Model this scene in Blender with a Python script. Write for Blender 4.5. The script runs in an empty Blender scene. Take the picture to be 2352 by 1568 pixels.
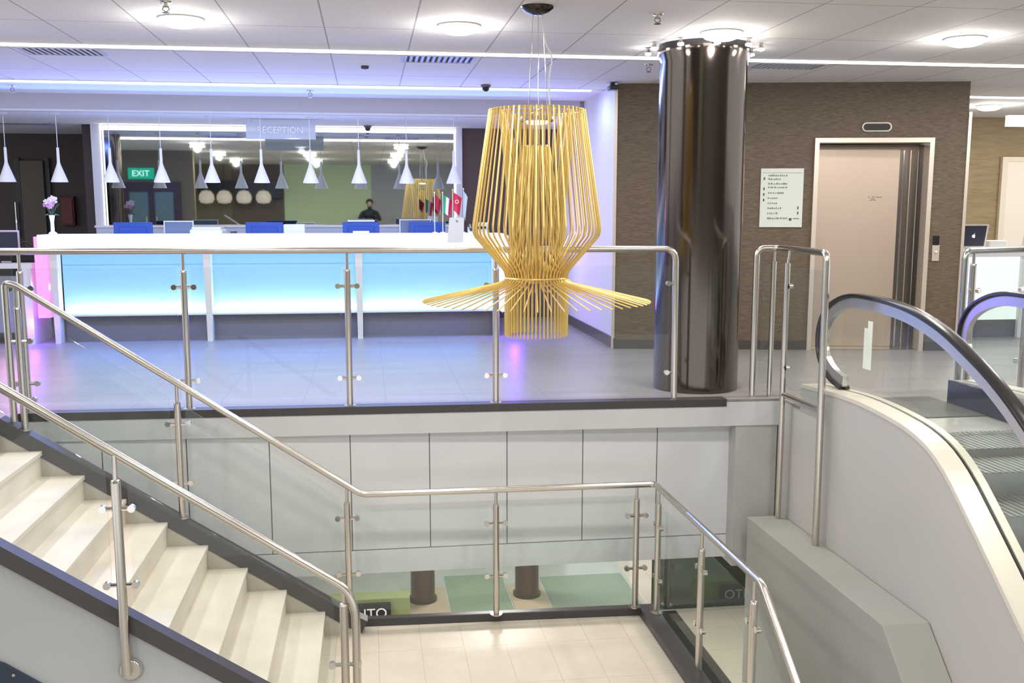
import bpy, bmesh, math, random
from mathutils import Vector, Matrix
random.seed(7)
S = bpy.context.scene
COL = S.collection
PI = math.pi

# ------------------------------------------------------------------ camera
EYE = 1.38
cam = bpy.data.cameras.new('camera')
cam.sensor_width = 36.0
cam.lens = 2330.0 / 2352.0 * 36.0
cam.shift_y = 50.0 / 2352.0
cam.clip_start = 0.05
cam_ob = bpy.data.objects.new('camera', cam)
COL.objects.link(cam_ob)
cam_ob.location = (0, 0, EYE)
cam_ob.rotation_euler = (math.radians(90 - 8.45), 0, math.radians(-8.0))
S.camera = cam_ob

# ------------------------------------------------------------------ world, exposure
S.view_settings.view_transform = 'Standard'
S.view_settings.look = 'None'
S.view_settings.exposure = 0.0
S.view_settings.gamma = 1.0
S.view_settings.use_curve_mapping = False
W = bpy.data.worlds.new('ambient_fill')  # even ambient fill added through the open room sides, no windows there
S.world = W
W.use_nodes = True
W.node_tree.nodes['Background'].inputs[0].default_value = (0.95, 0.97, 1.0, 1)
W.node_tree.nodes['Background'].inputs[1].default_value = 1.4
S.cycles.max_bounces = 10
S.cycles.transparent_max_bounces = 24
S.cycles.glossy_bounces = 5
S.cycles.sample_clamp_indirect = 4.0
S.cycles.caustics_reflective = False
S.cycles.caustics_refractive = False
S.cycles.use_denoising = True


def area(name, loc, size, power, color=(1, 1, 1), rot=(0, 0, 0), size_y=None, spread=None):
    l = bpy.data.lights.new(name, 'AREA')
    l.energy = power
    l.color = color
    l.shape = 'RECTANGLE' if size_y else 'DISK'
    l.size = size
    if size_y:
        l.size_y = size_y
    if spread:
        l.spread = spread
    o = bpy.data.objects.new(name, l)
    COL.objects.link(o)
    o.location = loc
    o.rotation_euler = rot
    return o


def point(name, loc, power, color=(1, 1, 1), r=0.08):
    l = bpy.data.lights.new(name, 'POINT')
    l.energy = power
    l.color = color
    l.shadow_soft_size = r
    o = bpy.data.objects.new(name, l)
    COL.objects.link(o)
    o.location = loc
    return o


CZ = 2.64      # main ceiling height
LZ = 2.45      # lowered ceiling over the reception desk
FZ = -3.4      # lower floor
WARM = (1.0, 0.93, 0.82)
COOL = (0.90, 0.95, 1.0)
BLUE = (0.22, 0.38, 1.0)
VIOLET = (0.20, 0.04, 1.0)

# ceiling downlights: visible row and the rows that continue the grid over the near walkway
DOWN = [(-1.19, 7.15), (0.64, 7.15), (2.50, 7.15), (4.35, 7.15), (6.2, 7.15), (-3.05, 7.15),
        (-3.05, 4.4), (-1.19, 4.4), (0.64, 4.4), (2.50, 4.4), (4.35, 4.4), (6.2, 4.4),
        (-3.05, 1.6), (-1.19, 1.6), (0.64, 1.6), (2.50, 1.6), (4.35, 1.6), (7.36, 11.5), (9.2, 11.5)]
for (x, y) in DOWN:
    area('downlight_lamp', (x, y, CZ - 0.07), 0.26, 21, WARM if x > 1.5 else (1, 0.97, 0.92))
    point('downlight_glow', (x, y, CZ - 0.12), 10.5, (1, 0.96, 0.9), 0.05)
# light strips in the ceiling joints
area('strip_lamp', (1.5, 8.36, CZ - 0.03), 14.0, 105, (1.0, 0.97, 0.95), size_y=0.06)
area('strip_lamp', (-1.8, 10.62, CZ - 0.04), 8.2, 42, (0.8, 0.88, 1.0), size_y=0.06)
area('strip_lamp', (7.9, 10.62, CZ - 0.04), 3.0, 30, WARM, size_y=0.06)
# blue up-lighting from behind the desk front, washing the ceiling
area('blue_wash_lamp', (-1.3, 11.32, 1.17), 4.4, 22, (0.20, 0.32, 1.0), rot=(math.radians(180 - 22), 0, 0), size_y=0.03)
area('beam_blue_fill', (-1.9, 11.60, 2.462), 8.0, 70, (0.10, 0.20, 1.0), rot=(math.radians(-90 + 5), 0, 0), size_y=0.03, spread=math.radians(95))  # added blue lamp along the beam, tints the ceiling; no fitting known there
area('mirror_cove_lamp', (-1.05, 13.15, 2.40), 4.2, 14, (0.80, 0.86, 1.0), rot=(math.radians(-20), 0, 0), size_y=0.05)
# blue led line under the counter front, washing the floor
area('counter_floor_lamp', (-1.0, 11.28, 0.27), 4.4, 14, (0.02, 0.18, 1.0), rot=(math.radians(-25), 0, 0), size_y=0.03)
point('violet_led', (-3.50, 11.18, 0.22), 9, VIOLET, 0.05)
point('violet_led', (1.60, 11.15, 0.30), 14, VIOLET, 0.05)
area('pink_led', (-3.56, 11.3, 0.6), 0.7, 8, (1.0, 0.35, 0.85), rot=(math.radians(-90), 0, 0), size_y=0.05)
area('lavender_led', (1.75, 12.0, 1.2), 1.8, 16, (0.5, 0.42, 1.0), rot=(0, math.radians(-90), 0), size_y=0.6)
# unseen lamps added below the upper floor to light the lower storey
for (x, y) in [(-1.2, 9.5), (1.2, 9.5), (3.6, 9.2), (-2.5, 2.2), (0.6, 1.6), (3.6, 2.4), (1.2, 12.5), (4.0, 12.5)]:
    area('lower_storey_fill', (x, y, -0.55), 0.5, 60, (1.0, 0.965, 0.91))

# ------------------------------------------------------------------ materials
MATS = {}


def mat(name, color, rough=0.5, metal=0.0, spec=0.5, emit=None, es=0.0, coat=0.0):
    if name in MATS:
        return MATS[name]
    m = bpy.data.materials.new(name)
    m.use_nodes = True
    b = m.node_tree.nodes['Principled BSDF']
    b.inputs['Base Color'].default_value = (*color, 1)
    b.inputs['Roughness'].default_value = rough
    b.inputs['Metallic'].default_value = metal
    b.inputs['Specular IOR Level'].default_value = spec
    b.inputs['Coat Weight'].default_value = coat
    if emit:
        b.inputs['Emission Color'].default_value = (*emit, 1)
        b.inputs['Emission Strength'].default_value = es
    MATS[name] = m
    return m


def nt(m):
    return m.node_tree.nodes, m.node_tree.links, m.node_tree.nodes['Principled BSDF']


def add_noise(m, c1, c2, scale=(4, 4, 4), detail=4, rough=None, bump=0.0, nscale=3.0, dist=0.0):
    """object-space noise between two colours of the surface itself"""
    N, L, b = nt(m)
    tc = N.new('ShaderNodeTexCoord')
    mp = N.new('ShaderNodeMapping')
    mp.inputs['Scale'].default_value = scale
    no = N.new('ShaderNodeTexNoise')
    no.inputs['Scale'].default_value = nscale
    no.inputs['Detail'].default_value = detail
    no.inputs['Distortion'].default_value = dist
    rp = N.new('ShaderNodeValToRGB')
    rp.color_ramp.elements[0].color = (*c1, 1)
    rp.color_ramp.elements[1].color = (*c2, 1)
    rp.color_ramp.elements[0].position = 0.3
    rp.color_ramp.elements[1].position = 0.7
    L.new(tc.outputs['Object'], mp.inputs[0])
    L.new(mp.outputs[0], no.inputs['Vector'])
    L.new(no.outputs['Fac'], rp.inputs[0])
    L.new(rp.outputs[0], b.inputs['Base Color'])
    if bump:
        bp = N.new('ShaderNodeBump')
        bp.inputs['Strength'].default_value = bump
        bp.inputs['Distance'].default_value = 0.01
        L.new(no.outputs['Fac'], bp.inputs['Height'])
        L.new(bp.outputs[0], b.inputs['Normal'])
    return rp


def grid_mat(name, c1, c2, line, px, py, ox=0.0, oy=0.0, lw=0.006, rough=0.5, axes='XY', nscale=2.0, sc=(1, 1, 1), coat=0.0, spec=0.5):
    """tiles / panels: two periods with thin joint lines, plus mottled tone"""
    m = mat(name, c1, rough, coat=coat, spec=spec)
    N, L, b = nt(m)
    rp = add_noise(m, c1, c2, scale=sc, nscale=nscale, detail=6)
    tc = N.new('ShaderNodeTexCoord')
    sp = N.new('ShaderNodeSeparateXYZ')
    L.new(tc.outputs['Object'], sp.inputs[0])
    outs = []
    for ax, per, off in ((axes[0], px, ox), (axes[1], py, oy)):
        if not per:
            continue
        a = N.new('ShaderNodeMath'); a.operation = 'ADD'; a.inputs[1].default_value = -off + 100 * per
        L.new(sp.outputs[ax], a.inputs[0])
        d = N.new('ShaderNodeMath'); d.operation = 'DIVIDE'; d.inputs[1].default_value = per
        L.new(a.outputs[0], d.inputs[0])
        f = N.new('ShaderNodeMath'); f.operation = 'FRACT'
        L.new(d.outputs[0], f.inputs[0])
        l = N.new('ShaderNodeMath'); l.operation = 'LESS_THAN'; l.inputs[1].default_value = lw / per
        L.new(f.outputs[0], l.inputs[0])
        outs.append(l)
    if len(outs) == 2:
        mx = N.new('ShaderNodeMath'); mx.operation = 'MAXIMUM'
        L.new(outs[0].outputs[0], mx.inputs[0]); L.new(outs[1].outputs[0], mx.inputs[1])
        res = mx
    else:
        res = outs[0]
    mix = N.new('ShaderNodeMix'); mix.data_type = 'RGBA'
    L.new(res.outputs[0], mix.inputs['Factor'])
    L.new(rp.outputs[0], mix.inputs['A'])
    mix.inputs['B'].default_value = (*line, 1)
    L.new(mix.outputs['Result'], b.inputs['Base Color'])
    return m


def emitter(name, color, strength):
    if name in MATS:
        return MATS[name]
    m = bpy.data.materials.new(name)
    m.use_nodes = True
    N = m.node_tree.nodes; L = m.node_tree.links
    N.clear()
    e = N.new('ShaderNodeEmission'); e.inputs[0].default_value = (*color, 1); e.inputs[1].default_value = strength
    o = N.new('ShaderNodeOutputMaterial')
    L.new(e.outputs[0], o.inputs[0])
    MATS[name] = m
    return m


def glass_mat(name, tint, refl=1.0, haze=0.0, hazecol=(0.8, 0.9, 0.88)):
    m = bpy.data.materials.new(name)
    m.use_nodes = True
    N = m.node_tree.nodes; L = m.node_tree.links
    N.clear()
    t = N.new('ShaderNodeBsdfTransparent'); t.inputs[0].default_value = (*tint, 1)
    g = N.new('ShaderNodeBsdfGlossy'); g.inputs['Roughness'].default_value = 0.0
    fr = N.new('ShaderNodeFresnel'); fr.inputs[0].default_value = 1.5
    mu = N.new('ShaderNodeMath'); mu.operation = 'MULTIPLY'; mu.inputs[1].default_value = refl
    mx = N.new('ShaderNodeMixShader')
    ge = N.new('ShaderNodeNewGeometry')
    iv = N.new('ShaderNodeMath'); iv.operation = 'SUBTRACT'; iv.inputs[0].default_value = 1.0
    m3 = N.new('ShaderNodeMath'); m3.operation = 'MULTIPLY'
    L.new(ge.outputs['Backfacing'], iv.inputs[1])
    L.new(fr.outputs[0], mu.inputs[0]); L.new(mu.outputs[0], m3.inputs[0]); L.new(iv.outputs[0], m3.inputs[1]); L.new(m3.outputs[0], mx.inputs[0])
    L.new(t.outputs[0], mx.inputs[1]); L.new(g.outputs[0], mx.inputs[2])
    last = mx
    if haze:
        d = N.new('ShaderNodeBsdfDiffuse'); d.inputs[0].default_value = (*hazecol, 1)
        m2 = N.new('ShaderNodeMixShader'); m2.inputs[0].default_value = haze
        L.new(mx.outputs[0], m2.inputs[1]); L.new(d.outputs[0], m2.inputs[2])
        last = m2
    o = N.new('ShaderNodeOutputMaterial')
    L.new(last.outputs[0], o.inputs[0])
    MATS[name] = m
    return m


M_STEEL = mat('brushed_steel', (0.62, 0.58, 0.53), 0.24, 1.0)
M_CHROME = mat('polished_steel', (0.72, 0.69, 0.66), 0.12, 1.0)
M_GLASS = glass_mat('railing_glass', (0.955, 0.98, 0.97), 0.8, 0.012)
M_KERB = mat('dark_grey_stone', (0.055, 0.05, 0.052), 0.42)
M_STAIR = mat('cream_stone', (0.62, 0.56, 0.46), 0.55)
add_noise(M_STAIR, (0.68, 0.605, 0.515), (0.79, 0.715, 0.625), scale=(1, 0.35, 1), nscale=6, detail=8)
M_LAND = grid_mat('cream_landing_tile', (0.60, 0.54, 0.45), (0.66, 0.60, 0.51), (0.50, 0.45, 0.38), 0.29, 0.58, 0.05, 0, 0.006, 0.45, nscale=5)
M_STRING = mat('grey_beige_stone', (0.45, 0.41, 0.36), 0.6)
M_PLASTER = mat('grey_plaster', (0.50, 0.50, 0.49), 0.8)
add_noise(M_PLASTER, (0.49, 0.49, 0.48), (0.53, 0.53, 0.52), nscale=1.0)
M_WHITE = mat('white_paint', (0.74, 0.74, 0.74), 0.5)
M_PANEL = grid_mat('white_wall_panel', (0.74, 0.755, 0.78), (0.78, 0.795, 0.82), (0.16, 0.16, 0.16), 0.575, 0, -0.741, 0, 0.008, 0.35, nscale=0.6, spec=0.3)
M_SLAB = mat('slab_edge_paint', (0.66, 0.67, 0.69), 0.6)
M_FLOOR = grid_mat('grey_polished_tile', (0.25, 0.238, 0.235), (0.31, 0.296, 0.29), (0.17, 0.165, 0.165), 0.60, 0.60, 0.1, 0.05, 0.005, 0.36, nscale=1.2, sc=(0.6, 4, 1))
M_FLOOR_R = M_FLOOR
M_LOWFLOOR = grid_mat('beige_floor_tile', (0.52, 0.47, 0.37), (0.58, 0.53, 0.43), (0.40, 0.36, 0.29), 0.6, 0.6, 0, 0, 0.008, 0.35, nscale=1.5)
M_CEIL = grid_mat('ceiling_tile', (0.84, 0.82, 0.81), (0.86, 0.84, 0.83), (0.42, 0.40, 0.39), 0.612, 1.224, 0.336, 0.0, 0.010, 0.85, nscale=1.0)
M_CEILP = mat('ceiling_plaster', (0.84, 0.83, 0.84), 0.85)
M_BROWN = mat('brown_textured_wallpaper', (0.145, 0.112, 0.08), 0.6)
add_noise(M_BROWN, (0.092, 0.068, 0.045), (0.17, 0.126, 0.085), scale=(5, 5, 34), nscale=3, detail=6, bump=0.2)
M_GOLD = mat('gold_brown_wallpaper', (0.26, 0.19, 0.09), 0.6)
add_noise(M_GOLD, (0.22, 0.165, 0.08), (0.31, 0.235, 0.13), scale=(1, 1, 8), nscale=4, detail=6)
M_DBROWN = mat('dark_brown_wall', (0.045, 0.03, 0.026), 0.5)
M_BASE = mat('dark_baseboard', (0.07, 0.06, 0.055), 0.35)
M_BLACKM = mat('dark_mirror_steel', (0.135, 0.112, 0.098), 0.14, 1.0)
M_GOLDROD = mat('golden_rod', (0.86, 0.63, 0.22), 0.30, 0.7)
M_BLACK = mat('black_plastic', (0.015, 0.015, 0.018), 0.3)
M_RUBBER = mat('black_rubber', (0.02, 0.018, 0.02), 0.22)
M_MIRROR = mat('tinted_mirror', (0.50, 0.54, 0.51), 0.02, 1.0)
M_FRAME = mat('pale_mirror_frame', (0.66, 0.66, 0.70), 0.4)
M_ELEV = mat('elevator_steel', (0.66, 0.54, 0.45), 0.42, 0.85)
M_ELEVF = mat('elevator_frame_steel', (0.80, 0.71, 0.62), 0.38, 0.7)
M_CREAM = mat('cream_deck_metal', (0.78, 0.73, 0.65), 0.35, 0.25)
M_LIT_W = emitter('lit_diffuser', (1.0, 0.98, 0.94), 7.0)
M_LIT_STRIP = emitter('lit_strip', (1.0, 0.97, 0.97), 4.5)
M_LIT_STRIPB = emitter('lit_cool_strip', (0.82, 0.88, 1.0), 2.6)
M_WLACQ = mat('white_lacquer', (0.78, 0.78, 0.80), 0.22)
M_PETAL = mat('pink_petal', (0.80, 0.42, 0.68), 0.6)
M_PETALW = mat('white_petal', (0.88, 0.78, 0.82), 0.6)
M_LEAF = mat('dark_green_leaf', (0.06, 0.12, 0.05), 0.5)
M_DGREY = mat('dark_grey_laminate', (0.12, 0.12, 0.13), 0.4)
M_NAVY = mat('navy_enclosure', (0.03, 0.032, 0.06), 0.4)
M_PAPER = mat('white_paper', (0.82, 0.82, 0.82), 0.7)

# ------------------------------------------------------------------ mesh helpers


def box(bm, x0, x1, y0, y1, z0, z1):
    vs = [bm.verts.new(p) for p in ((x0, y0, z0), (x1, y0, z0), (x1, y1, z0), (x0, y1, z0), (x0, y0, z1), (x1, y0, z1), (x1, y1, z1), (x0, y1, z1))]
    for f in ((3, 2, 1, 0), (4, 5, 6, 7), (0, 1, 5, 4), (1, 2, 6, 5), (2, 3, 7, 6), (3, 0, 4, 7)):
        bm.faces.new([vs[i] for i in f])
    return vs


def prism(bm, poly, axis, a, b):
    """poly: 2D points; extruded along axis between a and b"""
    def p3(p, t):
        if axis == 'Z':
            return (p[0], p[1], t)
        if axis == 'Y':
            return (p[0], t, p[1])
        return (t, p[0], p[1])
    lo = [bm.verts.new(p3(p, a)) for p in poly]
    hi = [bm.verts.new(p3(p, b)) for p in poly]
    n = len(poly)
    bm.faces.new(lo)
    bm.faces.new(list(reversed(hi)))
    for i in range(n):
        bm.faces.new((lo[i], hi[i], hi[(i + 1) % n], lo[(i + 1) % n]))


def fillet(pts, r, n=6):
    pts = [Vector(p) for p in pts]
    out = [pts[0]]
    for i in range(1, len(pts) - 1):
        a, b, c = pts[i - 1], pts[i], pts[i + 1]
        u = (a - b); v = (c - b)
        rr = min(r, u.length * 0.45, v.length * 0.45)
        u.normalize(); v.normalize()
        if u.angle(v) > PI - 0.02:
            out.append(b); continue
        p0 = b + u * rr; p1 = b + v * rr
        for k in range(n + 1):
            t = k / n
            out.append((1 - t) ** 2 * p0 + 2 * t * (1 - t) * b + t * t * p1)
    out.append(pts[-1])
    return out


def sweep(bm, pts, prof, cap=True, upv=None):
    """sweep a 2D profile (list of (side, up)) along points"""
    pts = [Vector(p) for p in pts]
    rings = []
    n = len(pts)
    t0 = (pts[1] - pts[0]).normalized()
    if upv is None:
        ref = Vector((0, 0, 1)) if abs(t0.z) < 0.9 else Vector((0, 1, 0))
    else:
        ref = Vector(upv)
    side = t0.cross(ref).normalized()
    for i in range(n):
        if i == 0:
            t = t0
        elif i == n - 1:
            t = (pts[-1] - pts[-2]).normalized()
        else:
            t = ((pts[i + 1] - pts[i]).normalized() + (pts[i] - pts[i - 1]).normalized()).normalized()
        side = (side - t * side.dot(t)).normalized()
        up = side.cross(t).normalized()
        rings.append([bm.verts.new(pts[i] + side * a + up * b) for a, b in prof])
    m = len(prof)
    for i in range(n - 1):
        for j in range(m):
            bm.faces.new((rings[i][j], rings[i][(j + 1) % m], rings[i + 1][(j + 1) % m], rings[i + 1][j]))
    if cap:
        bm.faces.new(list(reversed(rings[0])))
        bm.faces.new(rings[-1])


def circ(r, n=12):
    return [(r * math.cos(2 * PI * k / n), r * math.sin(2 * PI * k / n)) for k in range(n)]


def tube(bm, pts, r, n=12, bend=0.0):
    if bend:
        pts = fillet(pts, bend)
    sweep(bm, pts, circ(r, n))


def lathe(bm, prof, c, n=32, axis='Z'):
    """prof: (radius, height) pairs"""
    rings = []
    for r, h in prof:
        ring = []
        if r < 1e-6:
            r = 1e-5
        for k in range(n):
            a = 2 * PI * k / n
            if axis == 'Z':
                ring.append(bm.verts.new((c[0] + r * math.cos(a), c[1] + r * math.sin(a), c[2] + h)))
            else:
                ring.append(bm.verts.new((c[0] + r * math.cos(a), c[1] + h, c[2] + r * math.sin(a))))
        rings.append(ring)
    for i in range(len(rings) - 1):
        for k in range(n):
            bm.faces.new((rings[i][k], rings[i][(k + 1) % n], rings[i + 1][(k + 1) % n], rings[i + 1][k]))
    return rings


def wpos(o):
    v = Vector(o.location)
    while o.parent:
        o = o.parent
        v += Vector(o.location)
    return v


def obj(name, bm, m, parent=None, smooth=True, loc=None, bevel=0.0, sharp=40):
    if isinstance(bm, bpy.types.Mesh):
        me = bm
    else:
        bmesh.ops.remove_doubles(bm, verts=bm.verts, dist=1e-6)
        bmesh.ops.recalc_face_normals(bm, faces=bm.faces)
        me = bpy.data.meshes.new(name)
        base = wpos(parent) if parent else (Vector(loc) if loc else Vector((0, 0, 0)))
        bm.transform(Matrix.Translation(-base))
        bm.to_mesh(me)
        bm.free()
        me.materials.append(m)
        if smooth:
            for p in me.polygons:
                p.use_smooth = True
            me.set_sharp_from_angle(angle=math.radians(sharp))
    o = bpy.data.objects.new(name, me)
    COL.objects.link(o)
    if parent:
        o.parent = parent
    elif loc:
        o.location = loc
    if bevel:
        b = o.modifiers.new('bevel', 'BEVEL')
        b.width = bevel
        b.segments = 2
        b.limit_method = 'ANGLE'
    return o


def thing(name, label, cat, loc=(0, 0, 0), group=None):
    o = bpy.data.objects.new(name, None)
    o.empty_display_size = 0.05
    COL.objects.link(o)
    o.location = loc
    o['label'] = label
    o['category'] = cat
    if group:
        o['group'] = group
    return o


def tag(o, label, cat, group=None, kind=None):
    o['label'] = label
    o['category'] = cat
    if group:
        o['group'] = group
    if kind:
        o['kind'] = kind
    return o


def struct(name, bm, m, label=None, **k):
    o = obj(name, bm, m, **k)
    o['kind'] = 'structure'
    if label:
        o['label'] = label
    return o


def copy_tree(o, parent=None):
    c = o.copy()
    COL.objects.link(c)
    c.parent = parent
    for ch in [x for x in bpy.data.objects if x.parent == o]:
        copy_tree(ch, c)
    return c


def B():
    return bmesh.new()


def text_mesh(s, size, loc, rot=(PI / 2, 0, 0), depth=0.002, sx=1.0, align='CENTER'):
    cu = bpy.data.curves.new('lettering', 'FONT')
    cu.body = s
    cu.size = size
    cu.extrude = depth
    cu.align_x = align
    cu.align_y = 'CENTER'
    t = bpy.data.objects.new('lettering', cu)
    COL.objects.link(t)
    bpy.context.view_layer.update()
    me = bpy.data.meshes.new_from_object(t)
    bpy.data.objects.remove(t)
    bpy.data.curves.remove(cu)
    M = Matrix.Translation(Vector(loc)) @ Matrix.Rotation(rot[2], 4, 'Z') @ Matrix.Rotation(rot[1], 4, 'Y') @ Matrix.Rotation(rot[0], 4, 'X') @ Matrix.Diagonal((sx, 1, 1, 1))
    me.transform(M)
    return me


def text(s, size, loc, m, parent, name='lettering', **k):
    me = text_mesh(s, size, loc, **k)
    me.transform(Matrix.Translation(-wpos(parent)))
    me.materials.clear()
    me.materials.append(m)
    o = bpy.data.objects.new(name, me)
    COL.objects.link(o)
    o.parent = parent
    return o


def edge_y(x):
    """front edge line of the upper floor"""
    return 7.14 + (3.05 - x) * 0.028


# ------------------------------------------------------------------ structure: floors
bm = B()
prism(bm, [(-9, -4), (-2.42, -4), (-2.42, 7.30), (-2.42, edge_y(-2.42)), (3.05, 7.14), (3.05, 6.30), (4.42, 6.30), (4.42, 2.0), (13, 2.0), (13, 20), (-9, 20)], 'Z', -0.15, 0.0)
struct('floor', bm, M_FLOOR, smooth=False)
bm = B()
prism(bm, [(-2.42, -4), (13, -4), (13, 2.0), (4.42, 2.0), (-2.42, 1.6)], 'Z', -0.15, 0.0)
struct('floor', bm, M_FLOOR, smooth=False)
bm = B(); box(bm, -9, 13, -4, 20, FZ - 0.1, FZ)
struct('floor', bm, M_LOWFLOOR, smooth=False)
# landing of the lower storey: green vinyl areas, dark strip
bm = B(); box(bm, -2.0, 3.30, 10.9, 17.0, FZ, FZ + 0.004)
struct('floor', bm, mat('grey_green_floor', (0.36, 0.39, 0.35), 0.15), smooth=False)
bm = B(); box(bm, 0.90, 1.66, 10.9, 12.9, FZ + 0.004, FZ + 0.008); box(bm, 2.15, 3.25, 10.9, 12.7, FZ + 0.004, FZ + 0.008)
struct('floor', bm, mat('green_vinyl', (0.20, 0.27, 0.19), 0.35), smooth=False)
bm = B(); box(bm, 0.36, 0.88, 10.9, 12.5, FZ + 0.004, FZ + 0.012); box(bm, 1.68, 2.12, 10.9, 12.5, FZ + 0.004, FZ + 0.012)
struct('floor', bm, mat('tan_floor_pad', (0.36, 0.31, 0.22), 0.5), smooth=False)
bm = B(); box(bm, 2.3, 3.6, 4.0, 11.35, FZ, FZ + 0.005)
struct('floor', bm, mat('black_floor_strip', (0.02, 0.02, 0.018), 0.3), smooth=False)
# slab edge and trim of the upper floor
bm = B()
prism(bm, [(-2.42, edge_y(-2.42) - 0.012), (2.62, edge_y(2.62) - 0.012), (2.62, edge_y(2.62) + 0.1), (-2.42, edge_y(-2.42) + 0.1)], 'Z', -0.05, 0.006)
struct('trim_1', bm, M_KERB, smooth=False)
bm = B()
prism(bm, [(-2.42, edge_y(-2.42) - 0.004), (3.03, edge_y(3.03) - 0.004), (3.03, edge_y(3.03) + 0.16), (-2.42, edge_y(-2.42) + 0.16)], 'Z', -0.20, -0.02)
struct('trim_2', bm, M_SLAB, smooth=False)
bm = B()
box(bm, -6, 2.705, 7.30, 7.36, -1.085, -0.205)
struct('wall_stairwell', bm, M_PANEL, smooth=False)
bm = B(); box(bm, -6, 2.705, 7.30, 7.36, -1.27, -1.093)
struct('wall_stairwell', bm, mat('white_lower_panel', (0.76, 0.775, 0.80), 0.35), smooth=False)
bm = B(); box(bm, 2.705, 3.03, 7.16, 7.5, -1.30, -0.20)
struct('wall_stairwell_return', bm, M_PLASTER, smooth=False)
# lower storey walls
bm = B(); box(bm, -9, 3.35, 17.0, 17.2, FZ, -0.15)
struct('wall_lower_back', bm, mat('pale_lower_wall', (0.62, 0.64, 0.60), 0.6), smooth=False)
bm = B(); box(bm, 3.35, 9, 11.40, 11.55, FZ, -0.15)
struct('wall_lower_right', bm, mat('dark_green_glossy_wall', (0.025, 0.035, 0.022), 0.4), smooth=False)
# wall under the near stair string
def sz(x):      # nosing line of the stair flight
    return -0.174 - (x + 2.159) * (0.173 / 0.258)
bm = B()
prism(bm, [(-6, FZ), (-0.15, FZ), (-0.15, -1.42), (-2.42, 0.08), (-6, 0.08)], 'Y', 5.107, 5.165)
struct('wall_understair', bm, mat('grey_blue_plaster', (0.42, 0.43, 0.44), 0.7), smooth=False)

# ------------------------------------------------------------------ structure: ceilings
bm = B(); box(bm, -9, 13, -4, 8.30, CZ, CZ + 0.1)
struct('ceiling', bm, M_CEIL, smooth=False)
bm = B(); box(bm, -9, 13, 8.42, 10.58, CZ, CZ + 0.1)
struct('ceiling', bm, M_CEIL, smooth=False)
bm = B(); box(bm, -9, 13, 10.68, 11.78, CZ, CZ + 0.1)
struct('ceiling', bm, M_CEILP, smooth=False)
bm = B(); box(bm, 2.5, 13, 11.78, 14.0, CZ, CZ + 0.1)
struct('ceiling', bm, M_CEILP, smooth=False)
bm = B(); box(bm, -9, 13, 8.30, 8.42, CZ + 0.03, CZ + 0.1); box(bm, -9, 13, 10.58, 10.68, CZ + 0.03, CZ + 0.1)
struct('ceiling', bm, M_CEILP, smooth=False)
bm = B(); box(bm, -9, 2.5, 11.78, 20, LZ, CZ + 0.1)
struct('ceiling', bm, M_CEILP, label='lowered ceiling over the reception desk', smooth=False)
bm = B(); box(bm, -9, 2.43, 11.70, 11.78, LZ, CZ + 0.02)
struct('trim_3', bm, mat('beam_paint', (0.60, 0.58, 0.62), 0.7), smooth=False)
bm = B(); box(bm, -8.0, 2.3, 11.66, 11.70, LZ, LZ + 0.015); box(bm, -8.0, 2.3, 11.66, 11.665, LZ + 0.015, LZ + 0.02)
struct('trim_6', bm, M_WHITE, smooth=False)  # channel added to carry the blue beam lamp

# ------------------------------------------------------------------ structure: walls of the upper storey
bm = B(); box(bm, 2.48, 2.60, 10.10, 13.4, 0.0, CZ)
struct('wall_white', bm, mat('white_side_wall', (0.72, 0.71, 0.72), 0.5), smooth=False)
bm = B(); box(bm, 2.462, 2.48, 10.06, 13.3, 0.0, 0.11)
struct('baseboard_white', bm, M_BASE, smooth=False)
bm = B(); box(bm, 1.22, 2.48, 13.3, 13.45, 0.0, LZ)
struct('wall_back', bm, mat('brown_back_wall', (0.10, 0.065, 0.05), 0.6), smooth=False)
bm = B(); box(bm, -3.33, 1.22, 13.36, 13.6, 0.0, LZ)
struct('wall_mirror', bm, M_FRAME, smooth=False)
bm = B(); box(bm, -9, -3.33, 15.0, 15.2, 0.0, LZ)
struct('wall_dark', bm, M_DBROWN, smooth=False)
# side cheek of the mirror wall
bm = B(); box(bm, -3.46, -3.33, 13.36, 15.0, 0, LZ)
struct('wall_dark_return', bm, M_DBROWN, smooth=False)
# elevator wall (angled): local axis s along, d depth
EA = Vector((2.472, 10.077, 0)); EB = Vector((5.831, 9.438, 0))
ES = (EB - EA).normalized(); EN = Vector((ES.y, -ES.x, 0))   # EN points towards the viewer
EMAT = Matrix(((ES.x, -EN.x, 0, EA.x), (ES.y, -EN.y, 0, EA.y), (0, 0, 1, 0), (0, 0, 0, 1)))  # local (s, depth-away, z)


def ebox(bm, s0, s1, d0, d1, z0, z1):
    vs = box(bm, s0, s1, d0, d1, z0, z1)
    for v in vs:
        v.co = EMAT @ v.co
    return vs


def EP(s, d, z):
    return EMAT @ Vector((s, d, z))


bm = B()
ebox(bm, 0, 1.955, 0, 0.35, 0, CZ); ebox(bm, 3.10, 3.42, 0, 0.35, 0, CZ); ebox(bm, 1.955, 3.10, 0, 0.35, 2.105, CZ)
struct('wall_elevator', bm, M_BROWN, smooth=False)
bm = B(); ebox(bm, 0, 1.955, -0.014, 0, 0, 0.09); ebox(bm, 3.12, 3.42, -0.014, 0, 0, 0.09)
struct('baseboard_elevator', bm, M_BASE, smooth=False)
bm = B(); ebox(bm, 3.38, 3.42, 0.35, 4.2, 0, CZ)
struct('wall_elevator_return', bm, M_BROWN, smooth=False)
for s0 in (-0.028, 3.42):
    bm = B(); ebox(bm, s0, s0 + 0.03, -0.012, 0.03, 0.0, 2.35 if s0 > 0 else 2.6)
    struct('trim_4', bm, M_ELEVF, smooth=False)
bm = B(); box(bm, 5.5, 13, 12.9, 13.0, 0, CZ)
struct('wall_gold', bm, M_GOLD, smooth=False)
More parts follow.
